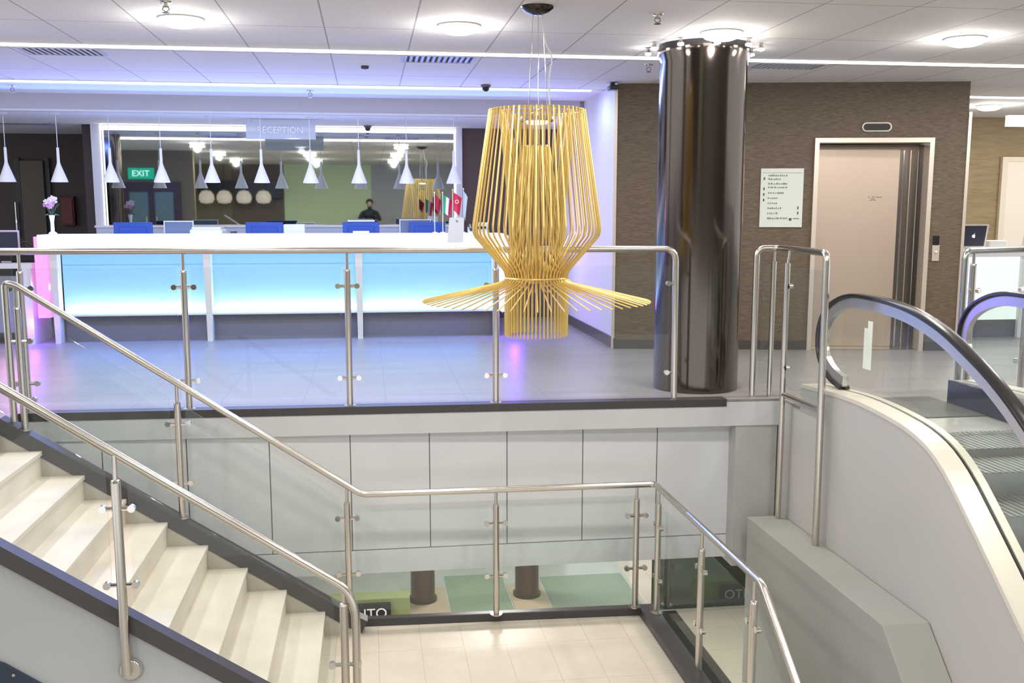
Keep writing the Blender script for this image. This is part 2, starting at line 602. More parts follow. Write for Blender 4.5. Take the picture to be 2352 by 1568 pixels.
# door in the gold wall
bm = B(); box(bm, 8.56, 9.6, 12.86, 12.9, 0, 2.06)
d = struct('door_1', bm, mat('pale_door', (0.78, 0.72, 0.64), 0.5), smooth=False)
bm = B(); box(bm, 8.48, 8.56, 12.85, 12.9, 0, 2.12); box(bm, 8.56, 9.6, 12.85, 12.9, 2.06, 2.12)
obj('door_frame', bm, mat('cream_door_frame', (0.72, 0.64, 0.54), 0.5), d, smooth=False)
# dark wall: pale panel, door bar, red cabinet
bm = B(); box(bm, -4.70, -4.40, 14.90, 15.0, 0, 2.08)
struct('door_2', bm, mat('taupe_door', (0.105, 0.08, 0.06), 0.5), smooth=False)
bm = B(); box(bm, -4.79, -4.72, 14.95, 15.0, 0, 2.12); box(bm, -4.40, -4.33, 14.95, 15.0, 0, 2.12)
struct('trim_5', bm, M_BLACK, smooth=False)
t = thing('door_handle_bar', 'slim upright steel pull bar on dark door left of orchid vase', 'handle', (-4.78, 14.90, 1.05))
bm = B(); tube(bm, [(-4.78, 14.88, 1.02), (-4.78, 14.88, 1.52)], 0.012)
obj('bar', bm, M_CHROME, t)
bm = B(); box(bm, -4.79, -4.77, 14.87, 14.95, 1.24, 1.28)
obj('bracket', bm, M_CHROME, t)
t = thing('fire_hose_cabinet', 'dark red cabinet on dark wall behind orchid vase', 'cabinet', (-4.1, 14.9, 1.2))
bm = B(); box(bm, -4.20, -4.02, 14.90, 15.0, 1.2, 1.6)
obj('body', bm, mat('dark_red_metal', (0.08, 0.006, 0.01), 0.4), t, bevel=0.005)
bm = B(); box(bm, -4.18, -4.04, 14.885, 14.90, 1.22, 1.58)
obj('door', bm, mat('deep_red_metal', (0.12, 0.008, 0.015), 0.35), t, bevel=0.004)

# ------------------------------------------------------------------ room behind the camera (seen in the desk mirror)
bm = B(); box(bm, -5.6, -3.55, 4.45, 4.6, 0, CZ)
struct('wall_entrance', bm, mat('olive_brown_wall', (0.20, 0.17, 0.10), 0.6), smooth=False)
t = thing('entrance_door', 'dark framed double glass door under green exit sign, seen in mirror', 'door', (-4.4, 4.6, 0))
for dx in (-4.90, -4.40):
    bm = B()
    box(bm, dx, dx + 0.06, 4.6, 4.66, 0.02, 1.9); box(bm, dx + 0.44, dx + 0.5, 4.6, 4.66, 0.02, 1.9)
    box(bm, dx + 0.06, dx + 0.44, 4.6, 4.66, 1.80, 1.9); box(bm, dx + 0.06, dx + 0.44, 4.6, 4.66, 0.02, 0.14)
    lf = obj('door_leaf', bm, mat('brown_door_frame', (0.07, 0.045, 0.04), 0.4), t, smooth=False)
    bm = B(); box(bm, dx + 0.06, dx + 0.44, 4.62, 4.64, 0.14, 1.80)
    obj('pane', bm, mat('teal_glass', (0.20, 0.30, 0.28), 0.15), lf, smooth=False)
    bm = B(); tube(bm, [(dx + (0.40 if dx < -4.5 else 0.10), 4.70, 0.8), (dx + (0.40 if dx < -4.5 else 0.10), 4.70, 1.3)], 0.015)
    obj('handle', bm, M_CHROME, lf)
bm = B(); box(bm, -4.98, -4.90, 4.6, 4.67, 0, 2.0); box(bm, -3.90, -3.82, 4.6, 4.67, 0, 2.0); box(bm, -4.90, -3.90, 4.6, 4.67, 1.9, 2.0)
obj('door_frame', bm, mat('brown_door_frame', (0.07, 0.045, 0.04), 0.4), t, smooth=False)
t = thing('exit_sign', 'glowing green EXIT sign above the glass doors in the mirror', 'sign', (-4.58, 4.66, 2.15))
bm = B(); box(bm, -4.83, -4.33, 4.60, 4.68, 2.06, 2.28)
obj('housing', bm, emitter('exit_green', (0.03, 0.55, 0.40), 1.2), t, smooth=False)
text('EXIT', 0.17, (-4.58, 4.685, 2.165), emitter('exit_letters', (0.6, 1.0, 0.95), 2.2), t, sx=1.0)
bm = B(); box(bm, -3.56, -2.2, -1.55, -1.4, 0, CZ)
struct('wall_rear_brown', bm, mat('rear_brown_wall', (0.15, 0.11, 0.08), 0.6), smooth=False)
bm = B(); box(bm, -9, -3.56, -1.55, -1.4, 0, CZ)
struct('wall_rear_olive', bm, mat('olive_brown_wall', (0.20, 0.17, 0.10), 0.6), smooth=False)
bm = B(); box(bm, -2.2, 0.1, -1.55, -1.4, 0, CZ)
struct('wall_rear_green', bm, mat('light_green_wall', (0.62, 0.75, 0.42), 0.6), smooth=False)
bm = B(); box(bm, 0.1, 13, -1.55, -1.4, 0, CZ)
struct('wall_rear_grey', bm, mat('grey_rear_wall', (0.42, 0.42, 0.40), 0.6), smooth=False)
bm = B(); box(bm, -4.4, -2.25, -1.39, -1.2, 1.75, 2.2)
tag(obj('shop_fascia', bm, mat('black_fascia', (0.02, 0.02, 0.02), 0.4), smooth=False), 'black fascia board over the far shop front, seen in mirror', 'fascia')
for i, x in enumerate((-4.15, -3.70, -3.2, -2.70)):
    o = thing('shell_lamp', ['round cream shell lamp leftmost under shop fascia in mirror', 'second round cream shell lamp from left under shop fascia in mirror', 'third round cream shell lamp from left under shop fascia in mirror', 'rightmost round cream shell lamp under shop fascia in mirror'][i], 'lamp', (x, -1.0, 1.78), 'cream shell lamps of the mirrored shop')
    bm = B(); lathe(bm, [(0, 0.18), (0.12, 0.15), (0.19, 0.05), (0.2, -0.06), (0.15, -0.15), (0, -0.18)], (x, -1.0, 1.78), 20)
    obj('shade', bm, mat('cream_shell', (0.8, 0.72, 0.6), 0.5, emit=(1, 0.85, 0.7), es=0.35), o)
    bm = B(); tube(bm, [(x, -1.0, 1.96), (x, -1.0, CZ)], 0.006, 6)
    obj('cord', bm, M_BLACK, o)
bm = B(); lathe(bm, [(0.2, 0), (0.2, CZ)], (-4.0, 9.75, 0), 32)
struct('column_dark', bm, M_BLACKM)
for i, (x, y) in enumerate([(-2.9, 3.0), (-2.6, 2.1), (-2.2, 0.9)]):
    pass

# ------------------------------------------------------------------ big dark column with spot ring
t = thing('column', 'thick dark polished metal column beside the guard railing', 'column', (2.54, 7.72, 0))
CC = (2.562, 7.72)
bm = B(); lathe(bm, [(0, 0.0), (0.332, 0.0), (0.332, 2.50), (0.352, 2.56), (0.352, 2.60), (0.0, 2.60)], (CC[0], CC[1], 0.002), 64)
obj('shaft', bm, M_BLACKM, t)
bm = B(); lathe(bm, [(0.34, 2.602), (0.34, CZ - 0.002)], (CC[0], CC[1], 0), 48)
obj('recess', bm, M_BLACK, t)
for i in range(10):
    a = 2 * PI * (i + 0.35) / 10
    x = CC[0] + 0.425 * math.cos(a); y = CC[1] + 0.425 * math.sin(a)
    s = thing('spotlight', 'tiny chrome spotlight ringing the head of the dark column', 'spotlight', (x, y, CZ), 'spotlights around the column head')
    bm = B(); lathe(bm, [(0.0, 0), (0.012, 0), (0.012, -0.025), (0.022, -0.035), (0.022, -0.045)], (x, y, CZ), 14)
    obj('housing', bm, M_CHROME, s)
    bm = B(); lathe(bm, [(0.023, -0.040), (0.024, -0.055), (0.0, -0.062)], (x, y, CZ), 14)
    obj('lens', bm, emitter('spot_lens', (1, 0.97, 0.92), 22.0), s)
    if i % 2 == 0:
        point('spot_lamp', (x, y, CZ - 0.11), 0.8, (1, 0.97, 0.92), 0.02)

# ------------------------------------------------------------------ downlights, strips, vents, sprinklers
dl = None
DNAMES = {0: 'round glowing downlight above the stair flight, leftmost on ceiling', 1: 'round glowing downlight left of the chandelier canopy',
          2: 'round glowing downlight just above the dark column', 3: 'round glowing downlight right of the column above the escalator',
          17: 'small round downlight beyond the elevator block edge'}
for i, (x, y) in enumerate(DOWN):
    lab = DNAMES.get(i, 'round glowing downlight on the ceiling of the near walkway side')
    if dl is None:
        dl = thing('downlight', lab, 'ceiling light', (x, y, CZ), 'ceiling downlights')
        bm = B(); lathe(bm, [(0.146, 0.0), (0.148, -0.004), (0.144, -0.008), (0.138, -0.008)], (x, y, CZ), 36)
        obj('rim', bm, M_WHITE, dl)
        bm = B(); lathe(bm, [(0.140, -0.004), (0.138, -0.02), (0.12, -0.042), (0.08, -0.056), (0.0, -0.062)], (x, y, CZ), 36)
        obj('diffuser', bm, M_LIT_W, dl)
    else:
        o = copy_tree(dl)
        o.location = (x, y, CZ)
        o['label'] = lab


def strip(x0, x1, y, m, label):
    t = thing('strip_light', label, 'strip light', ((x0 + x1) / 2, y, CZ), 'linear ceiling lights')
    bm = B(); box(bm, x0, x1, y - 0.034, y + 0.034, CZ - 0.016, CZ + 0.02)
    obj('diffuser', bm, m, t, smooth=False)
    bm = B(); box(bm, x0, x1, y - 0.06, y - 0.046, CZ - 0.004, CZ + 0.02); box(bm, x0, x1, y + 0.046, y + 0.06, CZ - 0.004, CZ + 0.02)
    obj('channel', bm, M_WHITE, t, smooth=False)


strip(-8.5, 12.5, 8.36, M_LIT_STRIP, 'long thin white light line crossing the whole ceiling behind the column')
strip(-8.5, 2.32, 10.63, M_LIT_STRIPB, 'thin cool white light line nearer the reception, ending at the white wall')
strip(6.25, 12.5, 10.63, M_LIT_STRIP, 'short white light line right of the elevator wall')


def vent(x0, x1, y0, y1, z, lab, slots=12):
    t = thing('ceiling_vent', lab, 'vent', ((x0 + x1) / 2, (y0 + y1) / 2, z), 'slotted ceiling air vents')
    bm = B()
    for a in ((x0, x1, y0, y0 + 0.02), (x0, x1, y1 - 0.02, y1), (x0, x0 + 0.02, y0 + 0.02, y1 - 0.02), (x1 - 0.02, x1, y0 + 0.02, y1 - 0.02)):
        box(bm, *a, z - 0.012, z - 0.001)
    obj('frame', bm, mat('vent_frame', (0.55, 0.55, 0.57), 0.5), t, smooth=False)
    bm = B(); box(bm, x0 + 0.02, x1 - 0.02, y0 + 0.02, y1 - 0.02, z - 0.003, z - 0.001)
    obj('backing', bm, mat('vent_dark', (0.04, 0.04, 0.045), 0.8), t, smooth=False)
    n = slots
    w = (x1 - x0 - 0.04) / n
    for k in range(n):
        bm = B()
        xa = x0 + 0.02 + k * w
        prism(bm, [(xa + 0.004, z - 0.012), (xa + w * 0.50, z - 0.009), (xa + w * 0.45, z - 0.003), (xa, z - 0.003)], 'Y', y0 + 0.02, y1 - 0.02)
        obj('slat', bm, mat('vent_slat', (0.62, 0.62, 0.64), 0.5), t, smooth=False)


vent(-2.66, -2.06, 8.48, 8.86, CZ, 'slotted vent on the far left of the ceiling by the light line')
vent(0.30, 0.90, 8.48, 8.86, CZ, 'slotted vent on the ceiling behind the chandelier cables')
vent(3.30, 3.92, 8.48, 8.80, CZ, 'slotted vent on the ceiling right of the dark column')
vent(-4.5, -3.77, 13.1, 13.5, LZ, 'slotted vent in the lowered ceiling over the dark doorway')

sp = None
for i, (x, y, z, lab) in enumerate([(-1.186, 6.62, CZ, 'small brass sprinkler head at top edge left of the chandelier'), (1.864, 6.56, CZ, 'small dark sprinkler head between chandelier and column'),
                                    (-0.573, 11.1, CZ, 'small sprinkler head above the hanging reception sign'), (-3.505, 11.06, CZ, 'small sprinkler head above the leftmost pendants'),
                                    (2.417, 8.75, CZ, 'small sprinkler head left of the dark column'), (7.95, 11.2, CZ, 'small sprinkler head over the laptop counter')]):
    if sp is None:
        sp = thing('sprinkler', lab, 'sprinkler', (x, y, z), 'ceiling sprinklers')
        bm = B(); lathe(bm, [(0.0, 0), (0.038, 0), (0.034, -0.008), (0.012, -0.01), (0.012, -0.03)], (x, y, z), 16)
        obj('escutcheon', bm, M_CHROME, sp)
        bm = B(); tube(bm, [(x - 0.012, y, z - 0.025), (x - 0.02, y, z - 0.045), (x, y, z - 0.06)], 0.003, 6); tube(bm, [(x + 0.012, y, z - 0.025), (x + 0.02, y, z - 0.045), (x, y, z - 0.06)], 0.003, 6)
        obj('yoke', bm, M_DGREY, sp)
        bm = B(); lathe(bm, [(0, -0.06), (0.022, -0.062), (0.022, -0.066), (0, -0.066)], (x, y, z), 12)
        obj('deflector', bm, M_DGREY, sp)
    else:
        o = copy_tree(sp); o.location = (x, y, z); o['label'] = lab
for (x, y, z, lab) in [(1.19, 10.35, CZ, 'small dome security camera beside the cool light line'), (0.02, 13.05, LZ, 'small dome detector on the mirror top light')]:
    t = thing('dome_camera', lab, 'camera', (x, y, z), 'ceiling dome sensors')
    bm = B(); lathe(bm, [(0, 0), (0.05, 0), (0.05, -0.02), (0.04, -0.025)], (x, y, z), 20)
    obj('base', bm, M_DGREY, t)
    bm = B(); lathe(bm, [(0.038, -0.022), (0.034, -0.05), (0.018, -0.065), (0, -0.068)], (x, y, z), 20)
    obj('dome', bm, M_BLACK, t)
t = thing('smoke_detector', 'tiny dark smoke detector on blue ceiling left of the vent', 'smoke detector', (0.0, 9.2, CZ))
bm = B(); lathe(bm, [(0, 0), (0.035, 0), (0.032, -0.025), (0, -0.03)], (0.0, 9.2, CZ), 16)
obj('body', bm, M_BLACK, t)
t = thing('ceiling_camera', 'black camera mounted at the top corner of the brown wall', 'camera', (2.40, 10.0, CZ))
bm = B(); box(bm, 2.38, 2.42, 9.98, 10.02, CZ - 0.03, CZ)
obj('bracket', bm, M_BLACK, t)
bm = B(); box(bm, 2.36, 2.44, 9.92, 10.06, CZ - 0.075, CZ - 0.03)
obj('body', bm, M_BLACK, t, bevel=0.01)

# ------------------------------------------------------------------ chandelier
LX, LY = 1.065, 6.45
ch = thing('chandelier', 'large golden rod chandelier with flared brim hanging over the stairwell', 'chandelier', (LX, LY, CZ))
bm = B(); lathe(bm, [(0.105, 0.0), (0.100, -0.012), (0.07, -0.035), (0.03, -0.05), (0, -0.052)], (LX, LY, CZ), 32)
obj('canopy', bm, mat('black_chrome', (0.06, 0.055, 0.05), 0.15, 1.0), ch)
for (dx, dy) in ((-0.05, 0.02), (0.07, 0.02), (0.0, -0.06)):
    bm = B(); tube(bm, [(LX + dx * 0.5, LY + dy * 0.5, CZ - 0.045), (LX + dx, LY + dy, 2.03)], 0.0025, 6)
    obj('suspension_cable', bm, M_CHROME, ch)
bm = B(); tube(bm, [(LX + 0.03, LY, CZ - 0.045), (LX + 0.05, LY, 2.42), (LX + 0.10, LY, 2.34), (LX + 0.075, LY, 2.22), (LX + 0.08, LY, 2.03)], 0.005, 8, bend=0.05)
obj('power_cord', bm, M_PAPER, ch)


def ring(bm, r, z, rad=0.006):
    n = 48
    vs = []
    for k in range(n):
        a = 2 * PI * k / n
        c = Vector((LX + r * math.cos(a), LY + r * math.sin(a), z))
        rr = Vector((math.cos(a), math.sin(a), 0))
        vs.append([bm.verts.new(c + rr * (rad * math.cos(b)) + Vector((0, 0, rad * math.sin(b)))) for b in [2 * PI * j / 6 for j in range(6)]])
    for k in range(n):
        for j in range(6):
            bm.faces.new((vs[k][j], vs[k][(j + 1) % 6], vs[(k + 1) % n][(j + 1) % 6], vs[(k + 1) % n][j]))


for nm, r, z in (('top_ring', 0.298, 2.012), ('neck_ring', 0.20, 0.965), ('tube_ring', 0.075, 1.79)):
    bm = B(); ring(bm, r, z)
    obj(nm, bm, M_GOLDROD, ch)
bm = B(); lathe(bm, [(0, 1.975), (0.10, 1.975), (0.11, 1.955), (0.10, 1.945), (0, 1.945)], (LX, LY, 0), 24)
obj('lamp_holder', bm, M_CHROME, ch)
bm = B(); lathe(bm, [(0, 1.943), (0.07, 1.943), (0.06, 1.93), (0, 1.925)], (LX, LY, 0), 24)
obj('lamp_lens', bm, emitter('chandelier_lens', (1, 0.95, 0.85), 6.0), ch)
bm = B(); tube(bm, [(LX, LY, 2.01), (LX, LY, 1.97)], 0.01, 8); tube(bm, [(LX - 0.298, LY, 2.012), (LX + 0.298, LY, 2.012)], 0.005, 6); tube(bm, [(LX, LY - 0.298, 2.012), (LX, LY + 0.298, 2.012)], 0.005, 6)
obj('cross_arm', bm, M_GOLDROD, ch)
bm = B(); lathe(bm, [(0, 1.80), (0.075, 1.80), (0.08, 1.79), (0.075, 1.78), (0, 1.78)], (LX, LY, 0), 24)
obj('tube_plate', bm, M_CHROME, ch)


def rods(nm, prof, n, r, a0=0.0, bend=0.05, twist=0.0):
    """one rod mesh, shared by all rods of the set, turned about the axis"""
    bm = B()
    tube(bm, [(LX + p, LY, z) for p, z in prof], r, 7, bend=bend)
    first = obj(nm, bm, M_GOLDROD, ch)
    first.rotation_euler[2] = a0
    for k in range(1, n):
        o = first.copy()
        COL.objects.link(o)
        o.rotation_euler[2] = a0 + 2 * PI * k / n


rods('cage_rod', [(0.300, 2.018), (0.408, 1.285), (0.400, 1.235), (0.205, 1.01), (0.192, 0.955)], 54, 0.0056, bend=0.03)
rods('inner_rod', [(0.235, 2.012), (0.178, 1.40), (0.165, 1.05), (0.185, 0.94)], 44, 0.0050, a0=0.05)
rods('tube_rod', [(0.080, 1.79), (0.185, 1.00), (0.202, 0.80), (0.200, 0.592)], 50, 0.0052, a0=0.02)
rods('brim_rod', [(0.175, 0.985), (0.225, 0.935), (0.734, 0.815)], 58, 0.0046, a0=0.01, bend=0.02)

# ------------------------------------------------------------------ reception counter
rc = thing('reception_counter', 'long white reception counter with backlit blue front', 'counter', (-0.95, 11.5, 0))
bm = B(); box(bm, -3.42, 1.50, 11.22, 11.75, 0.985, 1.15)
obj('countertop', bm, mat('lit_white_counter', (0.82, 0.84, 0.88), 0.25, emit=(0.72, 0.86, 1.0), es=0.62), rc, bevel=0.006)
bm = B(); box(bm, -3.24, 1.38, 11.42, 11.47, 0.30, 0.985)
obj('lit_front', bm, mat('backlit_blue_panel', (0.20, 0.30, 0.42), 0.5, emit=(0.13, 0.40, 1.0), es=0.88), rc, smooth=False)
bm = B(); box(bm, -3.24, 1.38, 11.408, 11.42, 0.824, 0.828)
obj('joint_line', bm, mat('blue_grey_joint', (0.2, 0.35, 0.5), 0.5), rc, smooth=False)
bm = B(); box(bm, -3.24, 1.38, 11.44, 11.70, 0.0, 0.30)
obj('plinth', bm, mat('grey_taupe_plinth', (0.20, 0.185, 0.18), 0.4), rc, smooth=False)
bm = B(); box(bm, -3.24, 1.38, 11.29, 11.44, 0.285, 0.30)
obj('light_ledge', bm, M_WLACQ, rc, smooth=False)
for x in (-3.29, -1.725, -0.115, 1.40):
    bm = B()
    prism(bm, [(x - 0.035, 0.99), (x + 0.045, 0.99), (x + 0.035, 0.0), (x - 0.02, 0.0)], 'Y', 11.26, 11.40)
    obj('leg', bm, M_WLACQ, rc, smooth=False)
bm = B(); box(bm, -3.46, -3.34, 11.24, 11.72, 0.28, 1.13)
obj('end_panel', bm, mat('pink_lit_panel', (0.5, 0.28, 0.5), 0.4, emit=(1.0, 0.36, 0.80), es=0.7), rc, smooth=False)['label'] = 'pink glowing end panel'
bm = B(); box(bm, 1.46, 1.54, 11.24, 11.72, 0.28, 1.13)
obj('end_panel', bm, mat('rose_lit_panel', (0.8, 0.7, 0.8), 0.4, emit=(1.0, 0.70, 0.95), es=0.8), rc, smooth=False)['label'] = 'pale rose glowing end panel'
area('counter_front_led', (-0.93, 11.35, 0.305), 4.6, 26, (0.92, 0.96, 1.0), rot=(math.radians(180 - 14), 0, 0), size_y=0.02)
# back desk under the mirror
t = thing('back_cabinet', 'low pale cabinet running below the mirror behind the counter', 'cabinet', (-1.05, 13.0, 0))
bm = B(); box(bm, -3.25, 1.15, 12.95, 13.22, 0.0, 1.20)
obj('body', bm, mat('pale_blue_cabinet', (0.55, 0.60, 0.72), 0.4), t, smooth=False)
bm = B(); box(bm, -3.27, 1.17, 12.93, 13.22, 1.20, 1.225)
obj('top', bm, M_WLACQ, t, smooth=False)
# mirror with frame and light
t = thing('wall_mirror_panel', 'wide tinted mirror behind the reception with white frame', 'mirror', (-1.05, 13.3, 1.0))
bm = B(); box(bm, -3.22, 1.13, 13.30, 13.36, 1.0, 2.415)
obj('mirror_glass', bm, M_MIRROR, t, smooth=False)
bm = B(); box(bm, -3.33, -3.22, 13.24, 13.36, 0.9, 2.45); box(bm, 1.13, 1.215, 13.24, 13.36, 0.9, 2.45)
obj('frame', bm, M_FRAME, t, smooth=False)
for x in (-3.22, 1.115):
    bm = B(); box(bm, x, x + 0.012, 13.232, 13.24, 0.95, 2.41)
    obj('edge_light', bm, M_LIT_STRIP, t, smooth=False)
bm = B(); box(bm, -3.22, 1.13, 13.23, 13.29, 2.385, 2.43)
obj('top_light', bm, M_LIT_STRIP, t, smooth=False)

# hanging glass sign
t = thing('hanging_sign', 'frosted silver sign reading RECEPTION hanging before the mirror', 'sign', (-1.0, 12.2, LZ))
bm = B(); box(bm, -1.365, -0.58, 12.2, 12.215, 2.215, 2.41)
obj('panel', bm, glass_mat('frosted_sign_glass', (0.75, 0.78, 0.82), 1.0, 0.85, (0.66, 0.69, 0.74)), t, smooth=False)
text('RECEPTION', 0.105, (-0.98, 12.19, 2.315), mat('white_letters', (0.9, 0.9, 0.9), 0.4, emit=(1, 1, 1), es=0.0), t, sx=0.95)
for x in (-1.3, -0.65):
    bm = B(); tube(bm, [(x, 12.207, 2.41), (x, 12.207, LZ)], 0.004, 6)
    obj('hanger', bm, M_CHROME, t)

# pendants
PY = 11.95
pend = None
WHERE = ['white cone pendant leftmost, cut by the photo edge', 'white cone pendant above the pink orchids', 'white cone pendant just inside the left mirror frame',
         'white cone pendant beside the green exit sign reflection', 'third white cone pendant from the left before the mirror', 'white cone pendant under the left end of the hanging sign',
         'white cone pendant under the right end of the hanging sign', 'white cone pendant right of centre before the green reflection', 'white cone pendant above the blue monitor near the flags',
         'rightmost white cone pendant at the mirror frame above the red flags']
for i in range(10):
    x = -3.905 + i * 0.5448
    if i == 9:
        x = 0.998
    if pend is None:
        pend = thing('pendant_lamp', WHERE[0], 'pendant lamp', (x, PY, LZ), 'cone pendants over the reception counter')
        bm = B(); lathe(bm, [(0, 0), (0.045, 0), (0.045, -0.015), (0, -0.02)], (x, PY, LZ), 16)
        obj('ceiling_rose', bm, M_WHITE, pend)
        bm = B(); tube(bm, [(x, PY, LZ), (x, PY, 2.07)], 0.004, 6)
        obj('cord', bm, M_PAPER, pend)
        bm = B(); lathe(bm, [(0, 2.085), (0.014, 2.085), (0.016, 1.93), (0.022, 1.90), (0.088, 1.722), (0.090, 1.712), (0.083, 1.712), (0.02, 1.89)], (x, PY, 0), 28)
        obj('shade', bm, mat('white_shade', (0.84, 0.83, 0.85), 0.4), pend)
        bm = B(); lathe(bm, [(0, 1.78), (0.022, 1.765), (0.028, 1.74), (0.018, 1.722), (0, 1.718)], (x, PY, 0), 14)
        obj('bulb', bm, emitter('pendant_bulb', (1, 0.96, 0.9), 5.0), pend)
    else:
        o = copy_tree(pend); o.location = (x, PY, LZ); o['label'] = WHERE[i]

# desk behind the counter with monitors
t = thing('work_desk', 'white work desk behind the reception counter, under the monitors', 'desk', (-1.0, 12.1, 0))
bm = B(); box(bm, -3.2, 1.3, 11.76, 12.45, 0.80, 0.84)
obj('top', bm, M_WLACQ, t, smooth=False)
for x in (-3.15, -1.0, 1.2):
    bm = B(); box(bm, x, x + 0.04, 11.80, 12.4, 0, 0.80)
    obj('leg', bm, M_WLACQ, t, smooth=False)
M_BLUEM = mat('blue_lit_monitor_back', (0.012, 0.06, 0.30), 0.35, emit=(0.01, 0.10, 0.6), es=0.06)  # blue light caught by the backs, put into colour and faint glow
mon = None
MLAB = ['leftmost blue monitor above the counter, under the exit sign reflection', 'blue monitor on the desk under the hanging sign', 'blue monitor with papers on top, centre right of the desk', 'blue monitor beside the little flags']
for i, (x0, x1, z1) in enumerate([(-2.86, -2.43, 1.262), (-1.395, -0.98, 1.28), (-0.30, 0.135, 1.262), (0.48, 0.90, 1.27)]):
    xc = (x0 + x1) / 2
    if mon is None:
        mon = thing('monitor', MLAB[0], 'monitor', (xc, 12.1, 0.84), 'blue lit desk monitors')
        mp_ = mon
        x_, z_ = xc, 1.27
        bm = B(); box(bm, x_ - 0.212, x_ + 0.212, 12.10, 12.14, 0.98, z_)
        obj('housing', bm, M_BLUEM, mon, bevel=0.008)
        bm = B(); box(bm, x_ - 0.15, x_ + 0.15, 12.085, 12.10, 1.06, z_ - 0.05)
        obj('back_cover', bm, mat('blue_lit_cover', (0.01, 0.05, 0.30), 0.4, emit=(0.01, 0.06, 0.5), es=0.15), mon, bevel=0.006)  # caught blue light painted in here too, with some glow
        bm = B(); box(bm, x_ - 0.2, x_ + 0.2, 12.14, 12.143, 0.995, z_ - 0.012)
        obj('screen', bm, M_BLACK, mon, smooth=False)
        bm = B(); box(bm, x_ - 0.03, x_ + 0.03, 12.1, 12.12, 0.85, 1.0); box(bm, x_ - 0.12, x_ + 0.12, 12.02, 12.20, 0.84, 0.852)
        obj('stand', bm, M_DGREY, mon, smooth=False)
    else:
        o = copy_tree(mon); o.location = (xc, 12.1, 0.84); o['label'] = MLAB[i]
# silver framed screens
for x0, x1, z1, lab in [(-2.345, -2.01, 1.285, 'thin silver framed screen right of the leftmost blue monitor'), (0.37, 0.75, 1.30, 'silver framed screen behind the blue monitor by the flags')]:
    t = thing('silver_screen', lab, 'monitor', ((x0 + x1) / 2, 12.3, 0.84), 'silver framed screens')
    bm = B(); box(bm, x0, x1, 12.30, 12.315, z1 - 0.012, z1); box(bm, x0, x0 + 0.012, 12.30, 12.315, 0.96, z1 - 0.012); box(bm, x1 - 0.012, x1, 12.30, 12.315, 0.96, z1 - 0.012)
    obj('frame', bm, M_PAPER, t, smooth=False)
    bm = B(); box(bm, x0 + 0.012, x1 - 0.012, 12.303, 12.313, 0.96, z1 - 0.012)
    obj('screen', bm, mat('grey_blue_screen', (0.16, 0.20, 0.28), 0.2), t, smooth=False)
    bm = B(); box(bm, (x0 + x1) / 2 - 0.08, (x0 + x1) / 2 + 0.08, 12.25, 12.37, 0.84, 0.85); box(bm, (x0 + x1) / 2 - 0.02, (x0 + x1) / 2 + 0.02, 12.302, 12.314, 0.85, 0.96)
    obj('stand', bm, M_CHROME, t, smooth=False)
# printer
t = thing('printer', 'low white printer between blue monitors behind the counter', 'printer', (-1.82, 12.1, 0.84))
bm = B(); box(bm, -2.0, -1.64, 11.95, 12.35, 0.84, 1.19)
obj('body', bm, M_PAPER, t, bevel=0.015)
bm = B(); box(bm, -1.98, -1.66, 11.97, 12.30, 1.19, 1.215)
obj('lid', bm, M_WLACQ, t, bevel=0.006)
t = thing('document_tray', 'white tray of papers lying right of the printer', 'tray', (-0.85, 12.2, 0.84))
bm = B(); box(bm, -0.97, -0.73, 12.1, 12.4, 0.84, 1.245)
obj('tray', bm, M_WLACQ, t, bevel=0.008)
t = thing('card_reader', 'tiny dark card reader on the desk left of the sign monitor', 'card reader', (-1.5, 11.9, 0.84))
bm = B(); box(bm, -1.54, -1.48, 11.85, 11.97, 0.84, 1.17)
obj('body', bm, M_NAVY, t, bevel=0.006)
t = thing('paper_pad', 'rounded white pad on top of the centre right blue monitor', 'paper', (-0.08, 12.12, 1.27))
bm = B(); box(bm, -0.24, 0.08, 12.09, 12.15, 1.272, 1.292)
obj('pad', bm, M_PAPER, t, bevel=0.009)
t = thing('notice_card', 'small white notice standing on the counter before a blue monitor', 'card', (-0.08, 11.6, 1.15))
bm = B(); box(bm, -0.17, 0.01, 11.60, 11.606, 1.15, 1.175)
obj('card', bm, M_PAPER, t, smooth=False)
# display folder, phone, small items on the counter right end
t = thing('brochure_holder', 'tall white folded display card with grey emblem on the counter', 'display card', (0.95, 11.35, 1.0))
bm = B(); prism(bm, [(0.855, 1.055), (1.03, 1.055), (1.045, 1.325), (0.885, 1.325)], 'Y', 11.20, 11.212)
prism(bm, [(0.855, 1.055), (1.03, 1.055), (1.045, 1.325), (0.885, 1.325)], 'Y', 11.213, 11.216)
c = obj('card', bm, M_PAPER, t, smooth=False)
bm = B(); lathe(bm, [(0, -0.002), (0.014, -0.002), (0.014, 0)], (0.965, 11.20, 1.285), 14, axis='Y')
obj('emblem', bm, mat('grey_print', (0.35, 0.36, 0.4), 0.6), t)
t = thing('desk_phone', 'black and white desk phone at the right end of the counter', 'phone', (1.22, 11.5, 1.15))
bm = B(); prism(bm, [(11.40, 1.15), (11.60, 1.15), (11.60, 1.22), (11.40, 1.165)], 'X', 1.12, 1.34)
obj('body', bm, M_PAPER, t, smooth=False)
bm = B(); tube(bm, [(1.15, 11.43, 1.19), (1.15, 11.58, 1.235)], 0.02, 8)
obj('handset', bm, M_BLACK, t)
bm = B(); box(bm, 1.20, 1.32, 11.50, 11.56, 1.205, 1.225)
obj('display', bm, M_BLACK, t, smooth=False)
t = thing('tissue_box', 'pale green and white box beside the desk phone', 'box', (1.28, 11.65, 1.15))
bm = B(); box(bm, 1.20, 1.36, 11.62, 11.72, 1.15, 1.27)
obj('box', bm, mat('pale_green_card', (0.72, 0.78, 0.66), 0.6), t, bevel=0.004)


